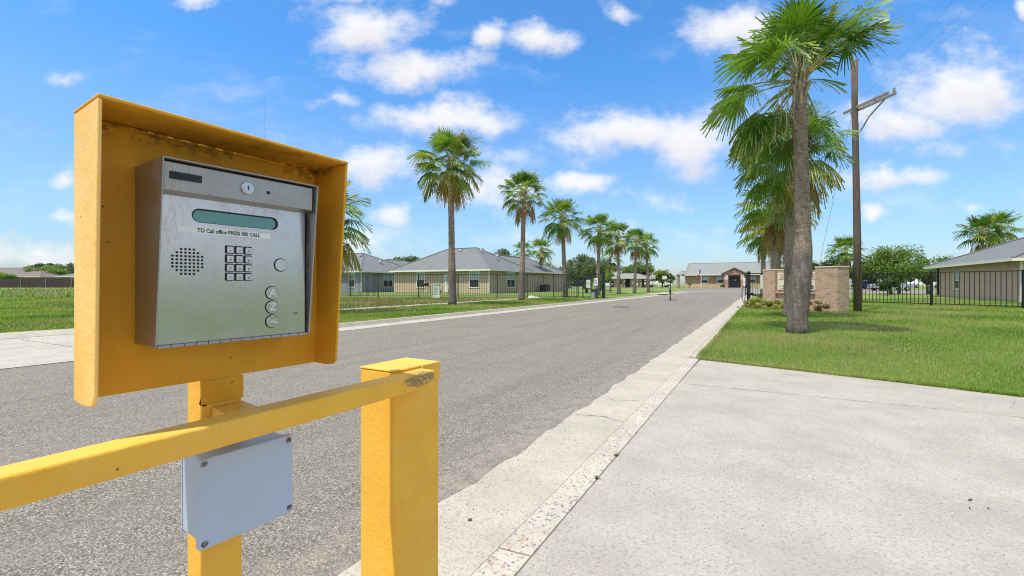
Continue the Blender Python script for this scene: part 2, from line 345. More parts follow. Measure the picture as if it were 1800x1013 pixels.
col = t.mix(t.math('MULTIPLY', t.sstep(patch_, .48, .68), .5), col, (.09, .085, .08))
col = t.mix(t.math('MULTIPLY', t.sstep(patch_, .42, .28), .4), col, (.50, .46, .41))
t.l.new(col, b.inputs['Base Color']); bump(t, b, t.math('ADD', t.math('ADD', t.math('MULTIPLY', ringn, .5), lown), t.math('MULTIPLY', patch_, 1.2)), .7, .025); M['palmbark'] = m
M['bark'] = simple('bark', (.13, .105, .085), .9, 0, .25, 5, .8, .03, 20)
M['petiole'] = simple('petiole', (.30, .30, .12), .5, 0, .2, 8)
M['drystalk'] = simple('dry_stalk', (.42, .36, .26), .7, 0, .25, 12)
m, t, b = mat('pole_wood', (.13, .08, .055), .85); co = objco(t)
g = t.noise(t.vmath('MULTIPLY', co, (22, 22, .8)), 2, 6, .7)
t.l.new(t.ramp(g, [(.3, (.05, .034, .026)), (.55, (.13, .095, .075)), (.75, (.25, .205, .17))]), b.inputs['Base Color']); bump(t, b, g, .8, .02); M['polewood'] = m
M['armwood'] = simple('weathered_timber', (.25, .21, .18), .9, 0, .3, 9)

BR = {}
def brick(name, pal, mortar, a, sc=1.0, stack=False):
    m, t, b = mat(name, pal[0], .85); co = objco(t)
    sp = t.new('ShaderNodeSeparateXYZ'); t.l.new(co, sp.inputs[0])
    uu = t.vmath('DOT_PRODUCT', co, (a[0]+a[1], a[1]-a[0], 0), out=1)      # runs along either wall direction
    cb = t.new('ShaderNodeCombineXYZ'); t.put(cb.inputs[0], uu); t.put(cb.inputs[1], sp.outputs[2])
    bt = t.new('ShaderNodeTexBrick'); t.l.new(cb.outputs[0], bt.inputs['Vector']); bt.inputs['Scale'].default_value = sc
    bt.inputs['Brick Width'].default_value = .23; bt.inputs['Row Height'].default_value = .075; bt.inputs['Mortar Size'].default_value = .008; bt.inputs['Mortar Smooth'].default_value = .3
    bt.inputs['Color1'].default_value = (0, 0, 0, 1); bt.inputs['Color2'].default_value = (1, 1, 1, 1); bt.inputs['Mortar'].default_value = (.5, .5, .5, 1); bt.inputs['Bias'].default_value = 0
    cell = t.noise(t.vmath('MULTIPLY', co, (3, 3, 13)), 1.0, 3, .7)
    k = t.math('ADD', t.math('MULTIPLY', bt.outputs['Color'], .55), t.math('MULTIPLY', cell, .6))
    n = len(pal); col = t.ramp(k, [(.18+.7*i/(n-1), c) for i, c in enumerate(pal)])
    col = t.mix(bt.outputs['Fac'], col, mortar); t.l.new(col, b.inputs['Base Color'])
    bump(t, b, t.math('SUBTRACT', t.noise(co, 30, 4), bt.outputs['Fac']), .7, .01); return m
def siding(name, col, lap=.18):
    m, t, b = mat(name, col, .7); co = objco(t); sp = t.new('ShaderNodeSeparateXYZ'); t.l.new(co, sp.inputs[0])
    fr = t.math('FRACT', t.math('DIVIDE', sp.outputs[2], lap))
    seam = t.math('GREATER_THAN', fr, .93)
    n = t.noise(co, 1.3, 5)
    c = t.mix(n, tuple(x*.85 for x in col), tuple(x*1.1 for x in col)); c = t.mix(t.math('MULTIPLY', seam, .45), c, tuple(x*.3 for x in col))
    t.l.new(c, b.inputs['Base Color']); bump(t, b, t.math('SUBTRACT', 1, fr), 1, .02); return m
def shingle(name, col):
    m, t, b = mat(name, col, .9); co = objco(t)
    n = t.noise(co, 1.1, 6, .65); f = t.noise(t.vmath('MULTIPLY', co, (1, 1, 3)), 14, 4, .7)
    c = t.mix(n, tuple(x*.75 for x in col), tuple(x*1.2 for x in col)); c = t.mix(t.math('MULTIPLY', f, .35), c, tuple(x*.55 for x in col))
    t.l.new(c, b.inputs['Base Color']); bump(t, b, f, .6, .02); return m
M['side_tan'] = siding('tan_siding', (.48, .40, .27)); M['side_blue'] = siding('blue_grey_siding', (.29, .34, .36)); M['side_brown'] = siding('brown_siding', (.54, .36, .275), .15)
M['roof'] = shingle('grey_shingles', (.175, .185, .19)); M['roof_brown'] = shingle('brown_shingles', (.19, .16, .15)); M['roof_green'] = shingle('weathered_green_grey_shingles', (.25, .265, .25))
M['trim'] = simple('white_trim', (.72, .70, .62), .6, 0, .04); M['white'] = simple('white_paint', (.78, .78, .77), .5, 0, .04)
M['glass'] = mat('dark_glass', (.02, .03, .035), .08)[0]; M['skyblind'] = simple('blinds_with_sky_reflection', (.33, .45, .46), .25, 0, .1)  # upper panes: teal blinds with the sky's reflection painted into the colour
M['brick'] = brick('orange_brown_brick', [(.20, .11, .08), (.36, .21, .14), (.45, .29, .19)], (.40, .35, .29), N)
SE = Vector((.28, -.96, 0)).normalized(); SN = Vector((.96, .28, 0)).normalized()
M['signbrick'] = brick('mixed_brick', [(.22, .16, .13), (.38, .23, .14), (.45, .30, .19), (.48, .35, .25), (.30, .24, .20)], (.42, .36, .29), SE)
M['sign'] = simple('cream_stone', (.62, .60, .47), .7, 0, .04); M['cap'] = simple('cast_stone_cap', (.66, .60, .50), .8, 0, .06)
M['red_ink'] = mat('brown_letters', (.33, .13, .09), .6)[0]
M['fencewood'] = simple('dark_fence_boards', (.055, .04, .038), .9, 0, .35, 2)
M['util'] = simple('pale_green_cabinet', (.52, .62, .52), .5, 0, .06)
M['steelgate'] = simple('dark_mesh', (.03, .032, .035), .6)
M['red'] = mat('red_paint', (.45, .02, .03), .35)[0]; M['blue'] = mat('blue_paint', (.02, .05, .30), .35)[0]
M['door'] = simple('dark_grey_door', (.06, .065, .08), .4)

# ------------------------------------------------------------------ ground sheets
def sheet(name, pts, dz, material, cuts=(62, 66, 70, 74, 78, 82, 85), label=None, kind='structure'):
    bm = bmesh.new(); bm.faces.new([bm.verts.new((p[0], p[1], 0)) for p in pts])
    for y in cuts:
        bmesh.ops.bisect_plane(bm, geom=bm.verts[:]+bm.edges[:]+bm.faces[:], plane_co=(0, y, 0), plane_no=(0, 1, 0))
    for v in bm.verts: v.co.z = ter(v.co.y)+dz
    bmesh.ops.recalc_face_normals(bm, faces=bm.faces)
    for f in bm.faces:
        if f.normal.z < 0: f.normal_flip()
    me = bpy.data.meshes.new(name); bm.to_mesh(me); bm.free()
    o = link(name, me, material); tag(o, label, None, None, kind); return o
S2 = lambda L: [st(*p) for p in L]
sheet('ground', [(-1500, -60), (1500, -60), (1500, 2500), (-1500, 2500)], -.012, M['field'])
sheet('road', S2([(-30, -8.7), (66, -8.7), (66, -1.15), (-30, -1.15)]), 0, M['asphalt'])
sheet('cross_street', S2([(66.02, -11.5), (95.5, -11.5), (95.5, 32), (66.02, 32)]), 0, M['asphalt'])
sheet('parking_lane', S2([(89, -60), (95.5, -60), (95.5, -11.52), (89, -11.52)]), 0, M['asphalt'])
sheet('valley_gutter', S2([(71, -11.5), (72.2, -11.5), (72.2, 32), (71, 32)]), .006, M['gutter'])
sheet('gutter', S2([(-10, -1.48), (66, -1.48), (66, -.962), (-10, -.962)]), .005, M['gutter'])
sheet('left_gutter', S2([(7, -9.33), (66, -9.33), (66, -8.65), (7, -8.65)]), .006, M['gutter'])
sheet('left_apron', S2([(-10, -13.3), (6.99, -13.3), (6.99, -8.62), (-10, -8.62)]), .007, M['gutter'])
# irregular asphalt lip over the gutter edge
pts = [(-6, -1.6)]+[(-6+.06*i, -1.405+.010*math.sin(i*.23)+.012*math.sin(i*.61+1)+.016*random.random()) for i in range(550)]+[(27, -1.6)]
sheet('road_edge', S2(pts), .0064, M['asphalt'])
def kerb(name, s0, s1, ta, tb, h, face=.05):
    """kerb block in lengths with joints; ta = street side"""
    mb = MB(); s = s0; sg = 1 if tb > ta else -1
    while s < s1-.01:
        e = min(s+3.0, s1); f0 = Fr(st(s, 0), U, N)
        A = [(ta, .0), (ta+sg*face, h), (tb, h), (tb, -.02), (ta, -.02)]
        mb.prism([f0(0, q, z+ter(st(s, ta).y)) for q, z in A], [f0(e-s-.012, q, z+ter(st(e, ta).y)) for q, z in A]); s = e
    return mb.build(name, M['gutter'])
tag(kerb('left_kerb', 7, 66, -9.33, -9.52, .10, .06), kind='structure')
tag(kerb('apron_kerb', -10, 7, -13.3, -13.9, .085, .2), kind='structure')
tag(kerb('right_kerb', 7.05, 66, -.962, -.80, .05, .05), kind='structure')
mb = MB(); mb.box(Fr((0, 0), U, N), 6.88, 7.03, -13.95, -9.34, -.02, .093); tag(mb.build('return_kerb', M['gutter'], bevel=.02), kind='structure')
f0 = Fr((0, 0), U, N); mb = MB()                                     # exposed aggregate strip at the driveway
A = [(-.962, .0), (-.945, .022), (-.80, .030), (-.80, -.02), (-.962, -.02)]
for a_, b_ in ((-8, -2), (-1.99, 1.6), (1.61, 3.9), (3.91, 7.04)):
    mb.prism([f0(a_, q, z) for q, z in A], [f0(b_, q, z) for q, z in A])
tag(mb.build('kerb_strip', M['aggregate']), kind='structure')
# driveway slabs with real joints
def slab(name, L, z=.031):
    P_ = S2(L); mb = MB(); mb.prism([p+Vector((0, 0, -.02)) for p in P_], [p+Vector((0, 0, z)) for p in P_])
    return tag(mb.build(name, M['concrete'], bevel=.004), kind='structure')
slab('driveway', [(-9, -.795)]+[(-9+.05*i, -.7945+.0035*random.random()) for i in range(1, 283)]+[(5.18, -.795), (5.18, 1.6), (5.12, 3.4), (4.9, 6.2), (-9, 6.2)])
slab('driveway_edge_slab', [(5.19, -.79), (6.98, -.77), (6.52, .9), (6.14, 2.19), (5.99, 2.62), (5.15, 2.3), (5.19, 1.6)])
slab('driveway_far_slab', [(5.15, 2.325), (5.985, 2.645), (5.6, 4.2), (5.3, 5.0), (5.0, 5.0), (5.125, 3.42)])
slab('driveway_end_slab', [(5.0, 5.01), (5.3, 5.01), (5.3, 6.2), (4.905, 6.2)])

def crack_or_shade(name, L, wd=.004, z=.0335, jit=.012, col='joint'):
    pts = []
    for (a, b_) in zip(L, L[1:]):
        n = max(2, int(math.hypot(b_[0]-a[0], b_[1]-a[1])/.05))
        for k in range(n): f = k/n; pts.append((a[0]+(b_[0]-a[0])*f+random.gauss(0, jit), a[1]+(b_[1]-a[1])*f+random.gauss(0, jit)))
    pts.append(L[-1]); lft, rgt = [], []
    for i, p in enumerate(pts):
        q = pts[min(i+1, len(pts)-1)]; o_ = pts[max(i-1, 0)]; d = Vector((q[0]-o_[0], q[1]-o_[1])).normalized(); h = wd*random.uniform(.25, 1)*(0.5 if i in (0, len(pts)-1) else 1)
        a = st(p[0]-d.y*h, p[1]+d.x*h); b_ = st(p[0]+d.y*h, p[1]-d.x*h); lft.append(a+Vector((0, 0, z))); rgt.append(b_+Vector((0, 0, z)))
    mb = MB(); n = len(pts); mb.add(lft+rgt, [(i, i+1, n+i+1, n+i) for i in range(n-1)]); tag(mb.build(name, M[col]), kind='structure')
M['joint'] = simple('dirt_in_joint', (.10, .08, .06), .95)
M['joint_and_kerb_shade'] = simple('sand_and_kerb_shade', (.20, .165, .12), .95)
sheet('joint_dirt', S2([(-9, -.81), (7, -.81), (7, -.78), (-9, -.78)]), .0268, M['joint_and_kerb_shade'])
crack_or_shade('crack_or_shade', [(3.62, -1.38), (3.66, -1.15), (3.60, -.965)], .004, .0075, .008)
crack_or_shade('crack_or_shade', [(6.5, -1.38), (6.53, -1.1), (6.5, -.965)], .003, .0075, .006)
crack_or_shade('crack_or_shade', [(4.35, -1.36), (4.2, -1.2), (4.35, -1.02)], .003, .0075, .015)
crack_or_shade('crack_or_shade', [(5.2, 1.95), (5.5, 1.88), (5.75, 1.98), (6.12, 2.1)], .0013)
crack_or_shade('crack_or_shade', [(5.19, -.75), (5.19, .4), (5.185, 1.6), (5.12, 3.3)], .0022, .0337, .0015)
crack_or_shade('crack_or_shade', [(2.2, 1.4), (2.5, 1.75), (3.0, 1.8), (3.6, 2.3), (4.2, 2.5)], .0012)
for s_ in (12, 18.5, 25, 31.5, 38): crack_or_shade('crack_or_shade', [(s_, -1.39), (s_, -.97)], .006, .0075, .003)
for s_ in (9.5, 15, 21, 27, 33): crack_or_shade('crack_or_shade', [(s_, -9.31), (s_, -8.68)], .007, .0085, .004)
crack_or_shade('crack_or_shade', [(-6, -13.27), (0, -13.28), (6.9, -13.27)], .05, .0095, .01, 'joint_and_kerb_shade')  # shadow line at the kerb foot, painted as a dark ribbon with dirt
crack_or_shade('crack_or_shade', [(-3, -11.2), (1, -11.25), (6.5, -11.2)], .012, .0095, .01, 'joint_and_kerb_shade')
for s_ in (-1, 3.2, 6.0): crack_or_shade('crack_or_shade', [(s_, -13.25), (s_+.1, -8.8)], .01, .0095, .01)
# sandy grit drifted along the asphalt edge on the gutter

# lawns
lawnR = [(6.98, -.79), (66, -.79), (66, 60), (-30, 60), (-30, 6.22), (5.3, 6.22), (5.99, 2.62), (6.14, 2.19), (6.52, .9)]
sheet('right_lawn', S2(lawnR), .022, M['lawn'])
sheet('verge', S2([(7, -14.1), (66, -14.1), (66, -9.51), (7, -9.51)]), .085, M['lawn'])
sheet('sidewalk', S2([(7, -15.1), (62, -15.1), (62, -14.1), (7, -14.1)]), .09, M['walk'])
sheet('left_lawn', S2([(-20, -60), (7, -60), (7, -13.88), (-20, -13.88)]), .08, M['lawn'])
sheet('dry_verge', S2([(7, -60), (30, -60), (62, -40), (62, -15.1), (7, -15.1)]), .08, M['dry'])
sheet('left_lawn_far', [(-8.95, 12.95), (-25.5, 36.5), (-80, 36.5), (-49.4, 34.9)], .084, M['lawn'])
sheet('house_lawn', [(-60, 36.3), (5.5, 34.6), (14.5, 55), (14, 62), (-60, 62)], .10, M['field'])
sheet('park_path', [(13, 46), (15.6, 46.5), (22, 60), (20.6, 60)], .096, M['walk'])

def inside(pt, poly):
    x, y = pt[:, 0], pt[:, 1]; r = np.zeros(len(pt), bool); n = len(poly); j = n-1
    for i in range(n):
        xi, yi = poly[i][0], poly[i][1]; xj, yj = poly[j][0], poly[j][1]
        c = ((yi > y) != (yj > y)) & (x < (xj-xi)*(y-yi)/(yj-yi+1e-12)+xi); r ^= c; j = i
    return r
def blades(name, poly, n, h, wd, z, cols, ref=7, label=None, ymax=40, lean=.5, patch=0.35):
    """grass blades; thinner cover further away from the drive"""
    P_ = np.array([(p[0], p[1]) for p in poly]); lo = P_.min(0); hi = P_.max(0); out = []; got = 0
    while got < n:
        q = rng.uniform(lo, hi, (n*4, 2)); d = np.hypot(q[:, 0], q[:, 1])
        q = q[inside(q, P_) & (q[:, 1] < ymax) & (q[:, 1] > 2) & (np.abs(q[:, 0]) < (1.6*q[:, 1]+1.5 if h < .3 else 1.22*q[:, 1]+1)) & (rng.random(len(q)) < np.minimum(1, (ref/d)**1.7))]
        out.append(q); got += len(q)
    q = np.concatenate(out)[:n]; d = np.hypot(q[:, 0], q[:, 1]); sc = np.maximum(1, d/9)
    a = rng.uniform(0, 6.283, n); hh = h*rng.uniform(.5, 1.35, n)*np.minimum(sc, 2.2)**.5; ww = wd*sc*rng.uniform(.7, 1.3, n)
    clump = .5+.5*np.sin(q[:, 0]*2.1+np.sin(q[:, 1]*1.7)*2)*np.sin(q[:, 1]*2.6+np.sin(q[:, 0]*1.3)*2); hh *= (.75+.5*clump) if h < .3 else (.25+.9*clump*(.6+.6*np.sin(q[:, 0]*.37+1)**2))
    la = rng.uniform(0, 6.283, n); ll = hh*lean*rng.random(n)
    B = np.stack([q[:, 0], q[:, 1], np.full(n, z)], 1); dx = np.stack([np.cos(a)*ww/2, np.sin(a)*ww/2, np.zeros(n)], 1)
    T = B+np.stack([np.cos(la)*ll, np.sin(la)*ll, hh], 1)
    V = np.stack([B-dx, B+dx, T], 1)
    c = np.array(cols); k = np.clip(((np.sin(q[:, 0]*1.1+q[:, 1]*.5)+np.sin(q[:, 1]*1.9-q[:, 0]*.7)+rng.normal(0, .9, n)+2.5)/5*len(c)).astype(int), 0, len(c)-1); dryn = np.sin(q[:, 0]*.9+3)*np.sin(q[:, 1]*.7+q[:, 0]*.3)+rng.normal(0, .5, n)
    tint = c[k]*rng.uniform(.75, 1.25, (n, 1)); m_ = dryn > .85-patch; tint[m_] = np.array((.38, .35, .15))*rng.uniform(.8, 1.2, (m_.sum(), 1))
    o = link(name, np_mesh(name, V, 3, tint), M['blade']); return tag(o, label, None, None, 'stuff')
G = [(.10, .20, .022), (.15, .28, .03), (.20, .33, .045), (.28, .37, .08), (.36, .40, .13)]
blades('grass', S2(lawnR), 225000, .038, .0065, .022, G, 7, 'mown green grass of the right lawn', 34)
blades('grass', S2([(7, -14.1), (40, -14.1), (40, -9.51), (7, -9.51)]), 40000, .05, .012, .085, G, 13, 'bright green grass of the verge under the row of palms', 34)
blades('grass', S2([(-20, -60), (7, -60), (7, -13.88), (-20, -13.88)]), 45000, .05, .012, .08, G, 11, 'flat green lawn at the far left', 36, patch=.1)
blades('dry_grass', S2([(8, -32), (27, -32), (27, -15.1), (8, -15.1)]), 30000, .07, .012, .08, [(.3, .25, .12), (.22, .22, .08), (.14, .2, .05), (.16, .24, .08)], 16, 'dry brownish grass between the sidewalk and the black fence', 34)
blades('grass', [(-8.95, 12.95), (-25.5, 36.5), (-80, 36.5), (-49.4, 34.9)], 25000, .05, .012, .084, G, 16, 'far end of the flat green lawn at the left', 36.4, patch=.1)
blades('tall_grass', [(-75, 34), (-22, 34), (-24, 62), (-75, 62)], 36000, .38, .03, .0, [(.24, .33, .10), (.20, .33, .08), (.42, .40, .18), (.34, .42, .22), (.17, .26, .07)], 40, 'tall weedy grass in front of the dark board fence', 64, .7, 0)
EP = [(6.98, -.79), (6.52, .9), (6.14, 2.19), (5.99, 2.62), (5.3, 6.2)]
blades('grass_edge', S2([(a, b) for a, b in EP]+[(a-.045, b) for a, b in EP[::-1]]), 9000, .045, .006, .03, G, 6, 'grass blades leaning over the edge of the driveway', 20, 1.5, .5)
# ragged grass creeping over the kerb edge
q = S2([(7.0, -.84), (26, -.84), (26, -.76), (7.0, -.76)])
blades('kerb_grass', q, 7000, .05, .007, .03, G, 9, 'ragged grass creeping over the right kerb', 26)

# ------------------------------------------------------------------ yellow barrier frame with hood
HO = (-.6006, .66); HF = Fr(HO, (.5602, .8283), (-.8283, .5602))      # p along hood, q to its back
RF = Fr((-.622, .553), (.5089, .8608), (-.8608, .5089))
base = HF(.216, .146, 0)
stand = thing('barrier_frame', base, 'yellow welded steel barrier frame with open hood, post, rail and square bollard beside the road', 'barrier')
mb = MB(); T = .0055
topL, topR = 1.372, 1.366
L_ = [(.121, topL), (.0, topL), (.0105, 1.15), (.0185, .932), (.028, .9185), (.046, .9135), (.089, .912), (.121, .914)]
mb.prism([HF(0, q, z) for q, z in L_], [HF(T, q, z) for q, z in L_]); mb.build('hood_flange', M['sunlitpaint'], stand, bevel=.0022, seg=3); mb = MB()
R_ = [(.121, topR), (.0, topR), (.02, 1.15), (.0395, .928), (.05, .919), (.078, .9155), (.121, .9165)]
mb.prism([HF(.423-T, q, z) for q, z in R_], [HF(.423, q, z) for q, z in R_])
hood_side = mb.build('hood_flange', M['hoodshadepaint'], stand, bevel=.0022, seg=3)
mb = MB()
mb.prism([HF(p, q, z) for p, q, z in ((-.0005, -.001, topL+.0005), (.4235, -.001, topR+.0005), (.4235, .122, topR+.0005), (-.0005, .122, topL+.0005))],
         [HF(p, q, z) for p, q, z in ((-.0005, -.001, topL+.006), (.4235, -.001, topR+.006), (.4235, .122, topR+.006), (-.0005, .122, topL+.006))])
mb.build('hood_top', M['hoodshadepaint'], stand, bevel=.0022, seg=3)
mb = MB(); A = [(T, topL), (.423-T, topR), (.423-T, .9175), (.26, .9160), (.17, .9148), (T, .9140)]
mb.prism([HF(p, .1150, z) for p, z in A], [HF(p, .1205, z) for p, z in A]); mb.build('hood_back_plate', M['hoodshadepaint'], stand, bevel=.001)
mb = MB(); mb.tube([HF(T+.001, .1148, 1.367-.0001*k) for k in (0,)]+[HF(.415, .1148, 1.3615)], .0035, 6)
for k in range(14): mb.tube([HF(.02+.028*k, .1145, 1.3665), HF(.03+.028*k+random.random()*.01, .1142, 1.3655)], random.uniform(.003, .005), 6)
mb.tube([HF(.4165, .1148, 1.36), HF(.4165, .1148, .93)], .003, 6)
mb.build('weld_bead', M['hoodshadepaint'], stand, smooth=True)
mb = MB(); mb.tube([HF(.30, .119, 1.37), HF(.30, .119, 1.50)], .00018, 5); mb.build('whip_antenna', M['black'], stand)
mb = MB(); mb.box(HF, .178, .2545, .1172, .177, 0, 1.12); mb.build('post', M['paint'], stand, bevel=.004, seg=3)
mb = MB(); mb.box(HF, .1785, .256, .1148, .1168, .868, .9135); mb.build('post_plate', M['hoodshadepaint'], stand, bevel=.0008)
mb = MB()
A = [HF(.197, .1165, 0), HF(.2545, .1165, 0), RF(.352, .050, 0), RF(.288, .050, 0)]
mb.prism([p+Vector((0, 0, .829)) for p in A], [p+Vector((0, 0, .8615)) for p in A]); mb.build('rail_bracket', M['paint'], stand, bevel=.002)
M['railpaint'] = paint('scraped_yellow_paint', patch=tuple(RF(.752, 0, .850)), chalk_sun=.30)
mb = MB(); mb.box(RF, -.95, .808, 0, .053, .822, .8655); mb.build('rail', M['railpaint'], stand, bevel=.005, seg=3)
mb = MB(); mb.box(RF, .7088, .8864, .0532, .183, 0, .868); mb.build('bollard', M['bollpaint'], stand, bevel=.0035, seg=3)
mb = MB(); mb.box(RF, .7075, .8875, .0525, .1842, .8685, .8735); mb.build('bollard_cap', M['paint'], stand, bevel=.002)
mb = MB(); mb.box(RF, .809, .8868, .0475, .0525, .823, .8735); mb.build('end_weld', M['railpaint'], stand, bevel=.0015)
mb = MB(); mb.box(RF, -1.10, -.9505, 0.0, .15, 0, .868); mb.build('bollard', M['paint'], stand, bevel=.0035, seg=3)

mb = MB()
for k in range(9): mb.disc(HF(.1795+random.random()*.006, .1168, .868+.0035*k), -HF.b, random.uniform(.003, .006), .0012, 7)
mb.build('rust_gap', M['rust'], stand)
def text_mesh(s, size, to_world, extr=.0, bold=0, align='CENTER', xs=1.0):
    """lettering as a thin mesh; to_world maps (x, y) in metres to a 3D point"""
    cu = bpy.data.curves.new('txt', 'FONT'); cu.body = s; cu.size = size; cu.align_x = align; cu.align_y = 'CENTER'; cu.offset = bold; cu.resolution_u = 3
    o = bpy.data.objects.new('txt', cu); C.objects.link(o)
    me = bpy.data.meshes.new_from_object(o.evaluated_get(bpy.context.evaluated_depsgraph_get()))
    bpy.data.objects.remove(o); bpy.data.curves.remove(cu)
    for v in me.vertices: v.co = to_world(v.co.x*xs, v.co.y)
    me.materials.clear(); me.update(); return me

# ------------------------------------------------------------------ intercom
ic = thing('intercom', HF(.211, .1145, .997), 'stainless steel gate intercom with keypad and small display inside the yellow hood', 'intercom')
mb = MB(); j0, j1, zb, zt = .0763, .3462, .997, 1.3035; w_ = .0022
prof = [(.1146, zb), (.024, zb), (-.008, zt), (.1146, zt)]
mb.prism([HF(j0, q, z) for q, z in prof], [HF(j0+w_, q, z) for q, z in prof])
mb.prism([HF(j1-w_*1.6, q, z) for q, z in prof], [HF(j1, q, z) for q, z in prof])
mb.prism([HF(j0+w_, q, z) for q, z in ((.1146, zt-w_), (-.0078, zt-w_), (-.008, zt), (.1146, zt))], [HF(j1-w_*1.6, q, z) for q, z in ((.1146, zt-w_), (-.0078, zt-w_), (-.008, zt), (.1146, zt))])
mb.prism([HF(j0+w_, q, z) for q, z in ((.1146, zb), (.026, zb), (.026, zb+w_), (.1146, zb+w_))], [HF(j1-w_*1.6, q, z) for q, z in ((.1146, zb), (.026, zb), (.026, zb+w_), (.1146, zb+w_))])
mb.box(HF, j0+w_, j1-w_*1.6, .1, .1146, zb+w_, zt-w_)
mb.build('housing', M['steel_dirty'], ic, bevel=.0007)
def cut_plate():
    """faceplate with speaker holes left to a grille; a slab"""
    mb = MB(); mb.box(HF, .0792, .3362, .026, .030, 1.0002, 1.262); return mb
fp = cut_plate().build('faceplate', M['steel'], ic, bevel=.0006)
mb = MB(); A = [(.0015, 1.2525), (.0, 1.298), (.03, 1.298), (.0295, 1.2480)]
mb.prism([HF(.0790, q, z) for q, z in A], [HF(.3375, q, z) for q, z in A]); lid = mb.build('top_lid', M['steel_dirty'], ic, bevel=.0012)
def rr_pts(cx, cz, w2, h2, r, q, n=6):
    pts = []
    for sx, sz, a0 in ((1, 1, 0), (-1, 1, 90), (-1, -1, 180), (1, -1, 270)):
        for k in range(n+1):
            a = R(a0+90*k/n); pts.append(HF(cx+sx*(w2-r)+r*math.cos(a), q, cz+sz*(h2-r)+r*math.sin(a)))
    return pts
def rrect(cx, cz, w2, h2, r, q0, q1, n=6): return MB().prism(rr_pts(cx, cz, w2, h2, r, q0, n), rr_pts(cx, cz, w2, h2, r, q1, n))
rrect(.1110, 1.2772, .0233, .0061, .0014, .0002, -.0004).build('card_slot', M['slot'], lid)
ax = -HF.b
mb = MB(); mb.disc(HF(.2083, .0005, 1.2758), ax, .0115, .0030, 28); lk = mb.build('lock', M['chrome'], lid, bevel=.0012, smooth=False)
mb = MB(); mb.disc(HF(.2083, -.0024, 1.2758), ax, .0078, .0012, 24); mb.build('lock_barrel', M['chrome'], lk)
rrect(.2083, 1.2758, .0012, .0042, .0008, -.0035, -.0040, 3).build('keyhole', M['slot'], lk)
mb = MB(); mb.disc(HF(.2467, .0006, 1.2739), ax, .0032, .0012, 14); mb.build('camera_hole', M['slot'], lid)
rrect(.2042, 1.2195, .0752, .0122, .0122, .0262, .0256, 10).build('display_rim', M['slot'], ic)
rrect(.2020, 1.2183, .0715, .0102, .0102, .0257, .0252, 10).build('display', M['lcd'], ic)
mb = MB(); mb.box(HF, .1065, .2640, .0256, .0259, 1.1885, 1.1990); stk = mb.build('sticker', M['sticker'], ic)
me = text_mesh('TO Call office PRESS 000 CALL', .0098, lambda x, y: HF(.1905+x, .0254, 1.1937+y), bold=.00028, xs=.84)
link('lettering', me, M['ink'], stk)
mb = MB()
for r_ in range(8):
    for c_ in range(8):
        if (r_ in (0, 7) and c_ in (0, 1, 6, 7)) or (r_ in (1, 6) and c_ in (0, 7)): continue
        mb.disc(HF(.1228+(c_-3.5)*.0063, .0259, 1.1388+(r_-3.5)*.0060), ax, .00205, .0003, 10)
mb.build('speaker_holes', M['slot'], ic)
labs = ['1', '2', '3', '4', '5', '6', '7', '8', '9', '*', '0', '#']
for i in range(12):
    c_, r_ = i % 3, i//3; x = .1890+c_*.01595; z = 1.1633-r_*.01645
    sock = rrect(x, z, .0074, .0075, .0016, .0258, .0252, 3).build('key_socket', M['slot'], ic)
    rrect(x+.0004, z-.0004, .0055, .0058, .0010, .0252, .0222, 3).build('key', M['key'], sock, bevel=.0006)
    link('lettering', text_mesh(labs[i], .0068, lambda a, b, x=x, z=z: HF(x+.0004+a, .0219, z-.0022+b)), M['ink'], sock)
mb = MB(); mb.disc(HF(.2842, .0259, 1.1386), ax, .0135, .0006, 28); rg = mb.build('button_ring', M['ink'], ic)
mb = MB(); mb.disc(HF(.2842, .0255, 1.1386), ax, .0120, .0035, 28); mb.build('round_button', M['button'], rg, bevel=.0015)
for s_, z in (('A', 1.0832), ('Z', 1.0553), ('CALL', 1.0273)):
    mb = MB(); mb.disc(HF(.2668, .0259, z), ax, .0134, .0005, 28); rg = mb.build('button_ring', M['ink'], ic)
    mb = MB(); mb.disc(HF(.2673, .0256, z), ax, .0122, .0022, 28); bt = mb.build('call_button', M['steel'], rg, bevel=.001)
    mb2 = MB()
    if len(s_) == 1:
        link('lettering', text_mesh(s_, .0200, lambda a, b, z=z: HF(.2675+a, .0232, z+b), bold=.0004), M['ltr'], rg)
        for dx in ((-.0062, .0062) if s_ == 'A' else ()): mb2.box(HF, .2675+dx-.0028, .2675+dx+.0028, .0230, .0232, z-.0074, z-.0062)
        if s_ == 'Z': mb2.box(HF, .2612, .2622, .0230, .0232, z+.003, z+.0068); mb2.box(HF, .2728, .2738, .0230, .0232, z-.0072, z-.0034)
        mb2.build('serif', M['ltr'], rg)
    else: link('lettering', text_mesh(s_, .0100, lambda a, b, z=z: HF(.2675+a, .0232, z+b), bold=.0003, xs=.9), M['ltr'], rg)
mb = MB()
for dz in (.0012, -.0012): mb.box(HF, .3102, .3198, .0255, .0259, 1.0404+dz-.0005, 1.0404+dz+.0005)
mb.build('microphone_slots', M['slot'], ic)
mb = MB()
for k in range(14): mb.tube([HF(.0800+k*.0185, .0245, .9975), HF(.0800+k*.0185+.0172, .0245, .9975)], .0030, 8)
mb.build('piano_hinge', M['steel_dirty'], ic)

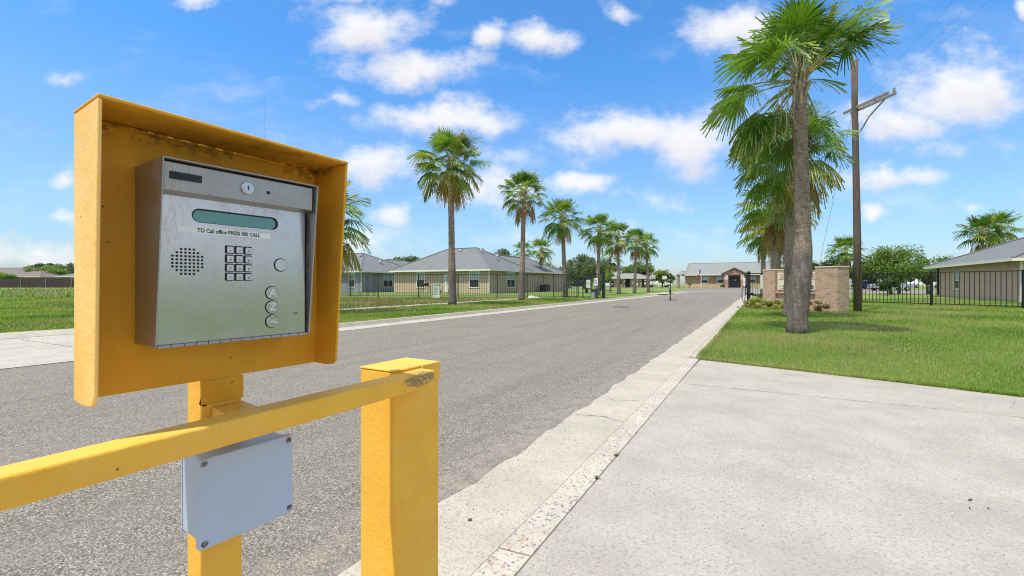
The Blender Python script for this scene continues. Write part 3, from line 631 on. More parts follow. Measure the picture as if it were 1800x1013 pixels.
# junction box on the post
jb = thing('junction_box', HF(.226, .115, .633), 'blue-grey plastic junction box screwed to the yellow post below the rail', 'electrical box')
rrect(.226, .715, .079, .074, .006, .1150, .040, 4).build('box_body', M['plastic'], jb, bevel=.0015)
rrect(.226, .713, .086, .080, .006, .040, .0286, 4).build('cover', M['plastic'], jb, bevel=.0025, seg=3)
rrect(.226, .715, .0805, .0755, .006, .112, .1145, 4).build('mounting_flange', M['plastic'], jb)
for x, z, rust in ((.149, .784, 0), (.302, .783, 0), (.150, .643, 1), (.304, .645, 1)):
    mb = MB(); mb.disc(HF(x, .0290, z), ax, .0055, .0012, 16); mb.disc(HF(x, .0282, z), ax, .0032, .0010, 12)
    o = mb.build('screw', M['screw'], jb)
    if rust: o['label'] = 'rusty brown corner screw'
rrect(.3055, .641, .0045, .0055, .002, .0287, .0285, 3).build('corner_notch', M['plastic'], jb)

# ------------------------------------------------------------------ palms
def fan(hub, e, R_, seg, spread, droop, base_col, fold=.12, tipdry=.3, rs=rng):
    """one palmate blade -> (quads, tints)"""
    e = np.array(e); z = np.array((0, 0, 1.)); s = np.cross(e, z); s /= np.linalg.norm(s)+1e-9; nn = np.cross(s, e)
    th = np.linspace(-spread, spread, seg)+rs.normal(0, .01, seg); dth = 2*spread/(seg-1)
    Rk = R_*(.70+.30*np.cos(th*.62))*rs.uniform(.9, 1.05, seg)
    F_ = np.array([.04, .46, .76, 1.0]); Wd = np.array([.5, .5, .19, .015])
    d = np.cos(th)[:, None]*e+np.sin(th)[:, None]*s; pp = -np.sin(th)[:, None]*e+np.cos(th)[:, None]*s
    V = np.zeros((seg, 4, 2, 3)); dr = droop*rs.uniform(.4, 1.9, seg)
    for i, (f, wd) in enumerate(zip(F_, Wd)):
        c = hub+d*(f*Rk)[:, None]-nn*(fold*(np.sin(th)**2)*f*R_)[:, None]
        c = c-z*(dr*(max(0, f-.25)**2)*R_)[:, None]
        hw = (2*Rk*min(f, .5)*math.tan(dth/2)*wd)[:, None]
        V[:, i, 0] = c-pp*hw+nn*.02*R_*f; V[:, i, 1] = c+pp*hw-nn*.02*R_*f
    Q = np.stack([V[:, :3, 0], V[:, :3, 1], V[:, 1:, 1], V[:, 1:, 0]], 2).reshape(-1, 4, 3)
    col = np.array(base_col)*rs.uniform(.8, 1.2); tint = np.repeat((col*rs.uniform(.85, 1.15, (seg, 1)))[:, None], 3, 1)
    dry = np.array((.36, .27, .12)); tint[:, 2] = tint[:, 2]*(1-tipdry)+dry*tipdry
    return Q, tint.reshape(-1, 3)
def palm(x, y, hz, trunk, label, nf=38, R_=1.0, lp=.95, seed=0, seg=26, dead=6, group=None, z0=0, lean=(0, 0), frond_parts=False, centre=None, stalks=3, elmin=-62, skirt=.0, yellow=.15, keep=None, dmul=1.0):
    rs = np.random.default_rng(seed); root = thing('palm_tree', (x, y, z0), label, 'palm tree', group)
    # trunk: list of (height fraction, radius, dx)
    mb = MB(); n = 34; pts = []; rad = []; H_ = hz-z0
    for i in range(n):
        f = i/(n-1); r_ = np.interp(f, [a for a, _, _ in trunk], [b for _, b, _ in trunk]); dx = np.interp(f, [a for a, _, _ in trunk], [c for _, _, c in trunk])
        pts.append((x+dx+lean[0]*f, y+lean[1]*f, z0+f*H_-(.03 if i == 0 else 0))); rad.append(r_*(1+.035*math.sin(i*2.4)+.02*rs.normal()))
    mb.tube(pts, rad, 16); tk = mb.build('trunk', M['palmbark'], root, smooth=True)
    top = np.array(pts[-1]); rt = rad[-1]
    mb = MB()                                                      # old leaf bases round the top
    for i in range(26):
        a = i*2.4; zz = top[2]-.05-.55*(i/26); c, s = math.cos(a), math.sin(a); L = rs.uniform(.14, .26)
        p0 = Vector((top[0]+c*rt*.9, top[1]+s*rt*.9, zz)); p1 = p0+Vector((c*.09, s*.09, L)); mb.tube([p0, p1], [.035, .015], 5)
    mb.build('leaf_bases', M['drystalk'], root)
    green = [(.105, .22, .024), (.15, .285, .035), (.07, .155, .022), (.20, .33, .055)]; Qs, Ts, Qd, Td = [], [], [], []; pet = MB(); pd = MB()
    for i in range(nf+dead):
        f = i/(nf+dead-1); isd = i >= nf; az = i*2.39996+rs.normal(0, .25); el = R(84-(84-elmin)*f**1.15+rs.normal(0, 7))
        if isd: el = R(rs.uniform(elmin-18, elmin+12))
        lpp = lp*rs.uniform(.8, 1.15)*(.75+.35*min(1, f*2)); hd = np.array((math.cos(az), math.sin(az), 0.))
        if keep and not keep(az, el): continue
        steps = 5; p = top+np.array((0, 0, -.05-.25*f))+hd*rt*.6; P_ = [Vector(p)]; ee = el; sag = R(6+11*f)*rs.uniform(.6, 1.4)
        for k in range(steps):
            dvec = hd*math.cos(ee)+np.array((0, 0, math.sin(ee))); p = p+dvec*lpp/steps; P_.append(Vector(p)); ee -= sag/steps*1.6
        ee = max(ee, R(-86)); dvec = hd*math.cos(ee)+np.array((0, 0, math.sin(ee)))
        (pd if isd else pet).tube(P_, [.022*R_, .016*R_, .013*R_, .011*R_, .010*R_, .009*R_], 5, False)
        if isd: bc = [(.30, .20, .085), (.36, .27, .13), (.40, .28, .06)][int(rs.integers(3))]
        else:
            bc = green[int(rs.integers(4))]
            if rs.random() < yellow*(.4+1.6*f**3): bc = [(.30, .27, .04), (.24, .27, .04)][int(rs.integers(2))]
        Q, T_ = fan(p, dvec, R_*rs.uniform(.85, 1.1)*(.8 if isd else 1), seg, R(rs.uniform(88, 122) if not isd else 55), (.16+.50*f)*dmul*(1.5 if isd else 1), bc, .10+.25*f, .5 if isd else .12+.22*f*rs.random(), rs)
        if frond_parts and not isd:
            pm = MB(); pm.tube(P_, [.022, .018, .015, .013, .012, .011], 6, False)
            fr = link('frond', np_mesh('frond', Q, 4, T_), M['leaf'], root); pm.build('petiole', M['petiole'], fr)
        elif isd: Qd.append(Q); Td.append(T_)
        else: Qs.append(Q); Ts.append(T_)
    if not frond_parts:
        cr = link('crown', np_mesh('crown', np.concatenate(Qs), 4, np.concatenate(Ts)), M['leaf'], root); pet.build('petioles', M['petiole'], cr)
    if Qd:
        dl = link('dead_fronds', np_mesh('dead_fronds', np.concatenate(Qd), 4, np.concatenate(Td)), M['deadleaf'], root); pd.build('dry_petioles', M['drystalk'], dl)
    if stalks:
        mb = MB()
        for i in range(stalks):
            a = rs.uniform(0, 6.28); h = Vector((math.cos(a), math.sin(a), 0)); b0 = Vector(top)+Vector((0, 0, -.1)); L = rs.uniform(1.3, 2.0)*R_
            P_ = [b0, b0+h*L*.22+Vector((0, 0, .12)), b0+h*L*.40+Vector((0, 0, -.25*L)), b0+h*L*.48+Vector((0, 0, -.7*L)), b0+h*L*.50+Vector((0, 0, -1.0*L))]
            mb.tube(P_, [.016, .012, .01, .008, .004], 5)
            for k in range(14):
                q = P_[2].lerp(P_[4], k/14); mb.tube([q, q+Vector((rs.normal(0, .06), rs.normal(0, .06), -rs.uniform(.15, .35)))], [.006, .002], 4)
        mb.build('flower_stalks', M['drystalk'], root)
    return root
gl = 'fan palms in the row along the left verge'; gr = 'fan palms in the row on the right lawn'
def tk(rb, rt, b2=None): return [(0, rb*1.12, 0), (.06, rb, 0), (.2, (b2 or rb*.92), 0), (.35, rb*.80, 0), (.7, rb*.68, 0), (.95, rt, 0), (1, rt*1.1, 0)]
# right row
near = [(0, .24, -.03), (.02, .212, -.03), (.06, .203, -.02), (.14, .208, .02), (.22, .208, .055), (.29, .195, .085), (.33, .176, .10), (.36, .165, .10), (.5, .152, .085), (.7, .145, .05), (.85, .152, .02), (.93, .132, .03), (1, .125, .045)]
palm(6.36, 10.1, 5.8, near, 'tall fan palm with thick grey trunk, nearest on the right lawn', 66, .84, 1.0, 11, 36, 1, gr, dmul=1.0, frond_parts=True, stalks=6, elmin=-60, yellow=.10, keep=lambda az, el: not ((math.cos(az) > .35 and -.75 < el < .45 and math.sin(az) < .9) or (math.cos(az) < -.85 and el < -.85) or (-.53*math.cos(az)-.85*math.sin(az) > .45 and el < .35)))
palm(9.02, 14.75, 5.55, tk(.20, .14), 'second fan palm on the right lawn, its trunk half hidden behind the thick nearest one', 52, .82, .92, 23, 30, 3, gr, dmul=1.1, frond_parts=True, stalks=2, elmin=-55)
palm(13.85, 24.0, 5.5, tk(.24, .17), 'fan palm rising behind the left pillar of the brick sign', 36, 1.0, .95, 31, 22, 10, gr, stalks=2, elmin=-65, yellow=.3)
palm(16.1, 27.6, 4.7, tk(.22, .15), 'low fan palm with yellowing fronds behind the brick sign', 34, 1.0, .9, 37, 20, 6, gr, stalks=2, elmin=-60, yellow=.4)
palm(19.6, 35.5, 5.4, tk(.22, .15), 'farther fan palm low behind the gate and sign', 30, .95, .9, 41, 18, 6, gr, stalks=1, elmin=-60)
# left row
L = [(-6.75, 15.9, 3.55, 'fan palm mostly hidden behind the right edge of the yellow hood', .20, 44, 1.0, 4),
     (-2.88, 22.0, 7.2, 'tallest fan palm of the left row, standing before the tan house', .20, 50, .98, 7),
     (.60, 28.4, 6.95, 'left-row fan palm before the tan house, brown fronds hanging under its crown', .20, 40, .86, 12),
     (4.08, 34.7, 6.4, 'fan palm of the left row beside the end of the black fence', .21, 42, .95, 5),
     (7.78, 41.4, 6.3, 'fan palm of the left row behind the black keypad gate', .21, 42, .98, 6),
     (11.18, 47.6, 6.35, 'left-row fan palm with shaggy brown skirt of dead fronds, just past the gate', .21, 38, .95, 14),
     (14.37, 53.4, 6.35, 'fan palm of the left row with pale dry flower stalks, last but one', .21, 38, .95, 9),
     (18.0, 60.0, 6.5, 'last fan palm of the left row, nearest the cross street', .22, 40, 1.05, 7)]
for i, (x, y, hz, lab, rb, nf, R_, dd) in enumerate(L):
    palm(x, y, hz, tk(rb, rb*.62), lab, int(nf*1.1), R_*.84, R_*1.02, 100+i*7, 26 if i < 4 else 20, dd, gl, z0=.085, lean=[(0, 0), (-.1, .1), (.15, 0), (-.25, .1), (.2, .1), (-.12, 0), (.22, 0), (-.3, .1)][i], stalks=3 if i not in (6,) else 7, elmin=-58 if i != 2 else -45, yellow=.22)
palm(4.0, 62, 6.1, tk(.16, .12), 'slender fan palm standing behind the tan house roof', 30, 1.0, .9, 201, 16, 6, 'fan palms among the far houses', stalks=0)
palm(2.0, 78, 7.3, tk(.16, .12), 'distant fan palm over the tan house roof, left of the slender one', 26, 1.0, .9, 207, 16, 4, 'fan palms among the far houses', z0=.3, stalks=0)
palm(12.1, 56, 4.6, tk(.11, .09), 'thin pale-trunked fan palm on the park grass past the gate', 24, .8, .8, 203, 16, 6, 'fan palms among the far houses', stalks=0, z0=.0)
palm(36.7, 50, 5.1, tk(.17, .13), 'fan palm between the brick sign and the utility pole, far off', 30, 1.05, .9, 204, 16, 6, 'fan palms among the far houses', stalks=1)
palm(43.4, 42, 6.1, tk(.17, .13), 'left one of the pair of fan palms above the brown house roof', 30, 1.0, .9, 205, 16, 8, 'fan palms among the far houses', stalks=0)
palm(45.9, 43, 6.6, tk(.17, .13), 'right one of the pair of fan palms above the brown house roof', 32, 1.05, .95, 206, 16, 6, 'fan palms among the far houses', stalks=0)

# ------------------------------------------------------------------ broadleaf trees and shrubs
def leafy(name, x, y, z0, h, cr, label, cat='tree', cols=((.05, .10, .02), (.08, .14, .03)), n=7000, ls=.16, seed=0, trunk_r=.14, blobs=16, crown_base=.35, group=None, flat=1.0, feather=.35, part='crown', extra=None):
    rs = np.random.default_rng(seed); root = thing(name, (x, y, z0), label, cat, group)
    cz = z0+h*(crown_base+1)/2; hz = h*(1-crown_base)/2*flat; bl = []
    for i in range(blobs):
        v = rs.normal(size=3); v /= np.linalg.norm(v); v *= rs.uniform(.2, 1.12)**.6
        bl.append((np.array((x+v[0]*cr*.78, y+v[1]*cr*.78, cz+v[2]*hz*.78)), rs.uniform(.16, .44)*min(cr, hz*1.3)))
    if trunk_r:
        mb = MB(); b0 = Vector((x, y, z0-.05)); fk = Vector((x+rs.normal(0, .1), y, z0+h*crown_base*.9))
        mb.tube([b0, b0.lerp(fk, .5)+Vector((rs.normal(0, .06), 0, 0)), fk], [trunk_r*1.2, trunk_r, trunk_r*.85], 8)
        for c, r_ in bl[:9]:
            mid = fk.lerp(Vector(c), .5)+Vector((rs.normal(0, .15), rs.normal(0, .15), .1)); mb.tube([fk, mid, Vector(c)], [trunk_r*.6, trunk_r*.35, trunk_r*.12], 6)
        mb.build('trunk', M['bark'], root, smooth=True)
    k = rs.integers(0, blobs, n); cc = np.array([bl[i][0] for i in k]); rr = np.array([bl[i][1] for i in k])
    v = rs.normal(size=(n, 3)); v /= np.linalg.norm(v, axis=1)[:, None]; v[:, 2] *= .75
    p = cc+v*(rr*(rs.random(n)**.45)*(1+feather*rs.random(n)))[:, None]
    a = rs.normal(size=(n, 3)); a /= np.linalg.norm(a, axis=1)[:, None]; b = np.cross(a, rs.normal(size=(n, 3))); b /= np.linalg.norm(b, axis=1)[:, None]
    s = (ls*rs.uniform(.5, 1.2, n))[:, None]
    V = np.stack([p-a*s, p-b*s*.5, p+a*s, p+b*s*.5], 1)
    c0, c1 = np.array(cols[0]), np.array(cols[1]); tb = rs.random(blobs)
    mixf = np.clip(tb[k]*.7+rs.random(n)*.4, 0, 1)[:, None]; tint = c0*(1-mixf)+c1*mixf
    link(part, np_mesh(part, V, 4, tint), M['leaf'], root)
    if extra: extra(root, bl, rs)
    return root
DG = ((.055, .10, .03), (.11, .17, .05)); LG = ((.14, .25, .04), (.24, .36, .07)); MG = ((.08, .16, .035), (.15, .25, .055)); GG = ((.085, .13, .06), (.16, .21, .10))
gt = 'broadleaf trees behind the houses and park'
tr = [(-18.5, 84, .38, 6.4, 4.4, 'dark leafy tree rising between the two grey-roofed houses', GG, 9000, .2),
 (-1.5, 86, .4, 7.7, 3.0, 'dark feathery tree rising behind the tan house roof', GG, 6000, .2),
 (6.8, 96, .4, 5.2, 3.4, 'small round dark tree just past the right end of the tan house roof', DG, 4000, .2),
 (8.6, 52.5, .1, 4.5, 3.2, 'spreading grey-green oak behind the black keypad gate', GG, 12000, .11),
 (13.5, 70, .2, 3.4, 2.2, 'bright green young tree on the park grass beyond the fence', LG, 5000, .13),
 (30.5, 112, .4, 6.2, 5.0, 'dark broad tree left of the brick office building', MG, 9000, .22),
 (33.0, 100, .4, 3.9, 3.0, 'yellow-green tree left of the brick office building', ((.15, .21, .04), (.22, .27, .06)), 6000, .16),
 (24.0, 125, .4, 6.2, 6.0, 'dark tree behind the park pavilion', DG, 8000, .25),
 (17.0, 120, .4, 5.6, 6.0, 'dark tree left of the park pavilion, far behind', DG, 8000, .25),
 (40.0, 48, .0, 5.2, 3.0, 'bright green feathery tree just right of the utility pole', ((.10, .18, .04), (.19, .28, .07)), 9500, .12),
 (44.2, 52, .0, 5.0, 2.9, 'light green feathery tree in the middle of the clump before the white cars', ((.08, .16, .03), (.14, .24, .05)), 8500, .12),
 (46.2, 50.5, .0, 5.0, 2.6, 'spiky green tree closest to the left end of the brown house', MG, 5500, .12),
 (54.5, 78, .2, 5.2, 4.5, 'dark tree behind the parked white cars', DG, 8000, .2),
 (47, 76, .2, 4.6, 3.6, 'dark green tree behind the red and blue cars', MG, 7000, .2),
 (62, 78, .2, 4.8, 4.5, 'dark tree at the far end of the white cars', DG, 8000, .2),
 (-126, 122, .4, 6.2, 4.6, 'dark tree directly right of the brown roof at far left', DG, 7000, .25),
 (-120.5, 118, .4, 5.6, 5.0, 'light green tree in the middle of the trees behind the board fence', LG, 7000, .22),
 (-133, 135, .4, 7.4, 6.5, 'tall loose tree next to the yellow hood edge, behind the board fence', GG, 10000, .24),
 (-122.5, 109, .4, 3.9, 3.4, 'low green tree at the left frame edge over the board fence', LG, 5000, .2)]
for i, (x, y, z0, h, cr, lab, cols, n, ls) in enumerate(tr):
    leafy('tree', x, y, z0, h, cr, lab, 'tree', cols, n, ls, 300+i, .16, 30, .22 if i not in (3,) else .3, gt)
for i, a_ in enumerate(np.linspace(-1.3, 1.3, 30)):
    y_ = 175+25*math.sin(i*2.3); side = ['farthest tree line at the far left', 'farthest tree line behind the houses', 'farthest tree line behind the park', 'farthest tree line behind the brick office', 'farthest tree line at the right'][min(4, i//6)]
    leafy('tree', a_*y_, y_, .4, 5.5+1.8*math.sin(i*1.7), 9+2*math.cos(i), 'low dark tree in the '+side, 'tree', MG if i % 3 else GG, 2200, .5, 700+i, .2, 14, .02, 'trees of the farthest tree line '+str(min(4, i//6)+1))
leafy('tree', 34.6, 42, .0, 2.0, .95, 'small dark round tree behind the black fence, before the silver pickup', 'tree', DG, 4000, .08, 340, .05, 10, .22, gt)
# flower bed at the sign
sheet('flower_bed', [(10.35, 20.6), (12.3, 17.2), (12.95, 17.4), (11.9, 21.7), (10.9, 22.2)], .03, simple('bed_soil', (.28, .18, .12), .9))
def blossoms(root, bl, rs):
    P_ = []
    for c, r_ in bl:
        for _ in range(9):
            v = rs.normal(size=3); v[2] = abs(v[2])+.3; v /= np.linalg.norm(v); p = c+v*r_*1.05; s = .022
            a = rs.normal(size=3); a /= np.linalg.norm(a); b = np.cross(a, v); P_.append([p-a*s, p-b*s, p+a*s, p+b*s])
    V = np.array(P_); link('blossoms', np_mesh('blossoms', V, 4, np.tile((.8, .78, .74), (len(V), 1))), M['blade'], root)
FL = [(11.0, 21.0, 1), (10.9, 20.2, 1), (11.15, 19.4, 1), (11.4, 18.8, 0), (11.75, 18.3, 0), (12.05, 17.75, 0)]
fl_lab = ['yellow-green flowering shrub with white blossoms nearest the gate post', 'white-flowered shrub in front of the left sign pillar', 'white-flowered shrub left of the thick palm trunk', 'yellow-green shrub hidden partly by the thick palm trunk', 'dry reddish shrub just right of the thick palm trunk', 'greyish dry shrub in front of the right sign pillar']
for i, (x, y, f) in enumerate(FL):
    leafy('flowering_shrub', x, y, 0.03, .46, .40, fl_lab[i], 'shrub', ((.20, .28, .04), (.40, .38, .08)) if i < 4 else ((.18, .13, .06), (.30, .26, .12)), 2600, .035, 400+i, 0, 9, .0, 'shrubs in the flower bed at the sign', 1, .5, 'foliage', blossoms if f or i == 5 else None)
# small weeds in the driveway joint
for i, (s, t_, lab) in enumerate(((2.42, -.80, 'tiny dry weed growing in the driveway joint, nearer the camera'), (2.80, -.80, 'tiny green weed growing in the driveway joint, the farther one'))):
    p = st(s, t_); n = 60; a = rng.uniform(0, 6.28, n); L_ = rng.uniform(.012, .032, n); d = np.stack([np.cos(a), np.sin(a), rng.uniform(.1, 1.2, n)], 1)
    b = np.array((p.x, p.y, .031)); sd_ = np.stack([-np.sin(a), np.cos(a), 0*a], 1)*.0014
    V = np.stack([b-sd_, b+sd_, b+d*L_[:, None]], 1)
    tag(link('weed', np_mesh('weed', V-np.array(b), 3, np.tile((.16, .14, .05) if i == 0 else (.12, .16, .05), (n, 1))), M['blade']), lab, 'weed', 'weeds in the driveway joint').location = b

# ------------------------------------------------------------------ fences and gates
def fence(name, posts, h, label, group=None, z=0, gap=.135, ph=.03, pw=.04, tops=(.0, .0)):
    a = posts[0]; root = thing(name, (a[0], a[1], z), label, 'fence', group)
    for i, (x, y) in enumerate(posts):
        mb = MB(); mb.box(Fr((x, y), posts[min(i+1, len(posts)-1)][0]-posts[max(i-1, 0)][0] and (posts[min(i+1, len(posts)-1)][0]-posts[max(i-1, 0)][0], posts[min(i+1, len(posts)-1)][1]-posts[max(i-1, 0)][1]), (0, 1)), -pw, pw, -pw, pw, z-.05, z+h+ph); mb.build('post', M['black'], root)
    for (x0, y0), (x1, y1) in zip(posts, posts[1:]):
        d = Vector((x1-x0, y1-y0, 0)); L_ = d.length; d.normalize(); fr = Fr((x0, y0), d, (-d.y, d.x)); mb = MB()
        mb.box(fr, pw, L_-pw, -.018, .018, z+h-.04, z+h); mb.box(fr, pw, L_-pw, -.018, .018, z+.10, z+.14)
        n = round(L_/gap)
        for k in range(1, n): mb.box(fr, L_*k/n-.012, L_*k/n+.012, -.012, .012, z+.141, z+h-.041)
        mb.build('panel', M['black'], root)
    return root
fence('metal_fence', [(-16.2, 39.4), (-13.1, 36.9), (-10.35, 35.2), (-7.2, 35.1), (-4.15, 35.0), (-1.14, 34.9), (1.15, 34.7), (3.15, 34.4), (4.85, 33.4)], 1.78, 'black metal picket fence in front of the tan and blue-grey houses', z=.08)
fence('metal_fence', [(18.9, 28.1), (21.2, 23.0), (22.6, 20.1), (24.0, 17.2), (25.4, 14.3)], 1.72, 'black metal picket fence right of the brick sign, before the brown house', z=0, gap=.175, pw=.04)
# pedestrian gate with keypad cabinet at the left gate post
gfr = Fr((6.54, 32.5), -N, U); root = thing('pedestrian_gate', (6.54, 32.5, .05), 'black metal pedestrian gate with mesh panel and heavy post at the left kerb', 'gate')
mb = MB(); mb.box(gfr, -.10, .10, -.10, .10, 0, 1.93); mb.build('gate_post', M['black'], root)
for p in (.92, 1.55):
    mb = MB(); mb.box(gfr, p-.03, p+.03, -.03, .03, 0, 1.9); mb.build('post', M['black'], root)
mb = MB(); mb.box(gfr, .95, 1.52, -.02, .02, 1.80, 1.86); mb.box(gfr, .95, 1.52, -.02, .02, .72, .78); mb.box(gfr, .1, .89, -.02, .02, 1.80, 1.86); mb.box(gfr, .1, .89, -.02, .02, .72, .78); mb.build('gate_frame', M['black'], root)
mb = MB()
for k in range(5): mb.box(gfr, .22+k*.15, .238+k*.15, -.009, .009, .1, 1.79)
for k in range(26): mb.box(gfr, .96+k*.0215, .9655+k*.0215, -.004, .004, .781, 1.79)
for k in range(44): mb.box(gfr, .955, 1.518, .0045, .009, .80+k*.0225, .8055+k*.0225)
mb.build('mesh_panel', M['steelgate'], root)
p = gfr(.62, -.25, 0); cab = thing('gate_operator', (p.x, p.y, .05), 'dark grey gate operator cabinet on the grass by the left gate post', 'cabinet')
mb = MB(); mb.box(gfr, .38, .80, -.5, -.14, .0, .66); mb.build('cabinet_body', simple('dark_grey_cabinet', (.05, .055, .065), .45), cab, bevel=.02)
mb = MB(); mb.box(gfr, .50, .74, -.512, -.501, .10, .52); mb.build('cabinet_label', simple('grey_label', (.28, .3, .31), .5), cab)
mb = MB(); mb.box(gfr, .36, .82, -.52, -.12, .661, .70); mb.build('cabinet_lid', M['black'], cab, bevel=.01)
def plain_sign(fr, p0, p1, q, z0, z1, label, lines, name='sign_board', colr='white', dark=.05):
    c = fr((p0+p1)/2, q, z0); r_ = thing(name, c, label, 'sign'); mb = MB(); mb.box(fr, p0, p1, q, q+.01, z0, z1); mb.build('board', M[colr], r_)
    mb = MB(); wd = p1-p0; ht = z1-z0
    for (a, b_, c_, d) in lines: mb.box(fr, p0+wd*a, p0+wd*b_, q-.003, q-.0005, z0+ht*c_, z0+ht*d)
    mb.build('markings', M['ink'], r_); return r_
plain_sign(gfr, .42, .66, -.05, 1.02, 1.55, 'white notice with two dark marks on the black gate beside the heavy post', [(.3, .7, .58, .80), (.3, .7, .25, .45)])
plain_sign(gfr, .98, 1.28, -.05, .84, 1.42, 'grey notice board on the mesh of the pedestrian gate', [(.2, .8, .7, .74), (.2, .8, .5, .54)], colr='util')
# centre post in the road
root = thing('gate_leaf_post', (10.6, 30.5, 0), 'slim black gate leaf standing in the middle of the road, small white reflectors', 'gate leaf')
gl_ = Fr((10.6, 30.5), (1, .0), (.35, 1)); mb = MB(); mb.box(gl_, -.045, .045, -.045, .045, .02, 1.84); mb.build('post', M['black'], root)
mb = MB()
for z in (1.62, 1.35, 1.08, .86, .28): mb.box(gl_, -.04, -.012, -.052, -.0455, z, z+.11)
mb.build('reflector', M['white'], root)
mb = MB(); mb.box(gl_, -.08, .08, -.07, .07, .55, .68); mb.build('hinge', M['black'], root)
fr2 = Fr((10.6, 30.5), (.35, 1), (1, -.35)); mb = MB(); mb.box(fr2, .05, 3.6, -.02, .02, 1.74, 1.80); mb.box(fr2, .05, 3.6, -.02, .02, .15, .21); mb.box(fr2, 3.6, 3.66, -.02, .02, .15, 1.8)
for k in range(24): mb.box(fr2, .15+k*.145, .168+k*.145, -.009, .009, .215, 1.735)
mb.build('leaf_panel', M['black'], root)
# right gate
root = thing('vehicle_gate', (14.35, 27.6, 0), 'black vehicle gate standing open at the right kerb, heavy post with curved arm', 'gate')
g2 = Fr((14.35, 27.6), N, U); mb = MB(); mb.box(g2, -.10, .10, -.10, .10, 0, 1.88); mb.build('gate_post', M['black'], root)
mb = MB(); mb.box(g2, .1, 1.9, -.025, .025, 1.72, 1.78); mb.box(g2, .1, 1.9, -.025, .025, .42, .50)
for k in range(13): mb.box(g2, .2+k*.14, .218+k*.14, -.009, .009, .5, 1.72)
mb.box(g2, 1.9, 1.97, -.03, .03, 0, 1.8); mb.build('panel', M['black'], root)
mb = MB(); c = g2(-.28, -.35, 0)
mb.tube([c+Vector((0, 0, .05)), c+Vector((-.08, 0, .35)), c+Vector((-.08, 0, .7)), c+Vector((.03, 0, 1.0)), c+Vector((.15, .05, 1.05)), c+Vector((.2, .1, .6)), c+Vector((.1, .05, .05))], .022, 8); mb.build('arm_hoop', M['black'], root, smooth=True)
mb = MB(); mb.box(g2, -.15, .28, -.22, -.11, .50, .60); mb.tube([g2(0, -.16, .5), g2(.65, -.16, .38)], .045, 8); mb.build('gate_arm', M['black'], root)
plain_sign(g2, .62, 1.55, -.06, .84, 1.66, 'pale grey notice with a small dark emblem on the open vehicle gate', [(.42, .58, .62, .76), (.3, .7, .45, .47)], colr='util')
plain_sign(g2, -.28, -.18, -.06, .95, 1.5, 'narrow white plate on the heavy post of the open vehicle gate', [(.2, .8, .48, .52)])
# board fence far left
root = thing('board_fence', (-120, 95, .4), 'long dark brown wooden board fence behind the tall grass at far left', 'fence'); mb = MB()
for k in range(420):
    x = -150+k*.29; mb.box(WF, x, x+.275, 95, 95.03, .3, 2.3+.05*random.random())
mb.build('boards', M['fencewood'], root); mb = MB(); mb.box(WF, -150, -28, 95.031, 95.08, .9, 1.0); mb.build('fence_rail', M['fencewood'], root)
for x in np.arange(-145, -30, 5.3):
    mb = MB(); mb.box(WF, x, x+.12, 94.9, 94.995, .3, 2.36); mb.build('post', M['armwood'], root)

# ------------------------------------------------------------------ brick entrance sign
E0 = Vector((12.8, 17.9, 0)); sf = Fr(E0, -SE, SN)                   # p leftwards from right end, q to the back
root = thing('entrance_sign', sf(1.8, .3, 0), 'long brick entrance sign with two capped pillars and a cream lettered panel', 'sign')
for a_, b_, zt_ in ((0, .96, 1.78), (2.95, 3.63, 1.74)):
    mb = MB(); mb.box(sf, a_, b_, 0, .62, -.02, zt_); pl = mb.build('pillar', M['signbrick'], root, bevel=.006)
    mb = MB(); mb.box(sf, a_-.02, b_+.02, -.02, .64, zt_+.001, zt_+.045); mb.build('pillar_cap', M['cap'], pl, bevel=.008)
mb = MB(); mb.box(sf, .961, 2.949, .12, .50, -.02, 1.68); mb.build('wall', M['signbrick'], root)
mb = MB(); mb.box(sf, .961, 2.949, .03, .119, .70, .78); mb.build('ledge', M['signbrick'], root)
mb = MB(); mb.box(sf, .985, 2.88, .06, .119, .84, 1.60); pn = mb.build('sign_panel', M['sign'], root, bevel=.02)
sw = lambda px_, pz_: (lambda x, y: sf(px_-x, .057, pz_+y))
link('lettering', text_mesh('SI', .26, sw(2.62, 1.44), bold=.004), M['red_ink'], pn)
link('lettering', text_mesh('NTE', .26, sw(1.28, 1.44), bold=.004), M['red_ink'], pn)
mb = MB(); mb.box(sf, 1.02, 2.80, .0565, .059, 1.305, 1.32); mb.box(sf, 1.02, 2.80, .0565, .059, 1.565, 1.578)
for k in range(7): mb.box(sf, 2.72-k*.08-.05, 2.72-k*.08, .0565, .059, 1.00+.012*(k % 2), 1.04)
for k in range(4): mb.box(sf, 2.65-k*.08-.05, 2.65-k*.08, .0565, .059, .90+.01*(k % 2), .935)
mb.build('rules', M['ink'], pn)
mb = MB(); hx, hz_ = 1.16, .90
A = [(0, .17), (.095, .11), (.095, .085), (.075, .085), (.075, 0), (-.075, 0), (-.075, .085), (-.095, .085), (-.095, .11)]
mb.prism([sf(hx+a, .0562, hz_+z) for a, z in A], [sf(hx+a, .0575, hz_+z) for a, z in A]); mb.build('house_emblem', M['ink'], pn)
mb = MB()
for dz in (.035, .068): mb.box(sf, hx-.042, hx+.042, .0535, .0555, hz_+dz, hz_+dz+.017)
mb.build('house_emblem_bars', M['sign'], pn)

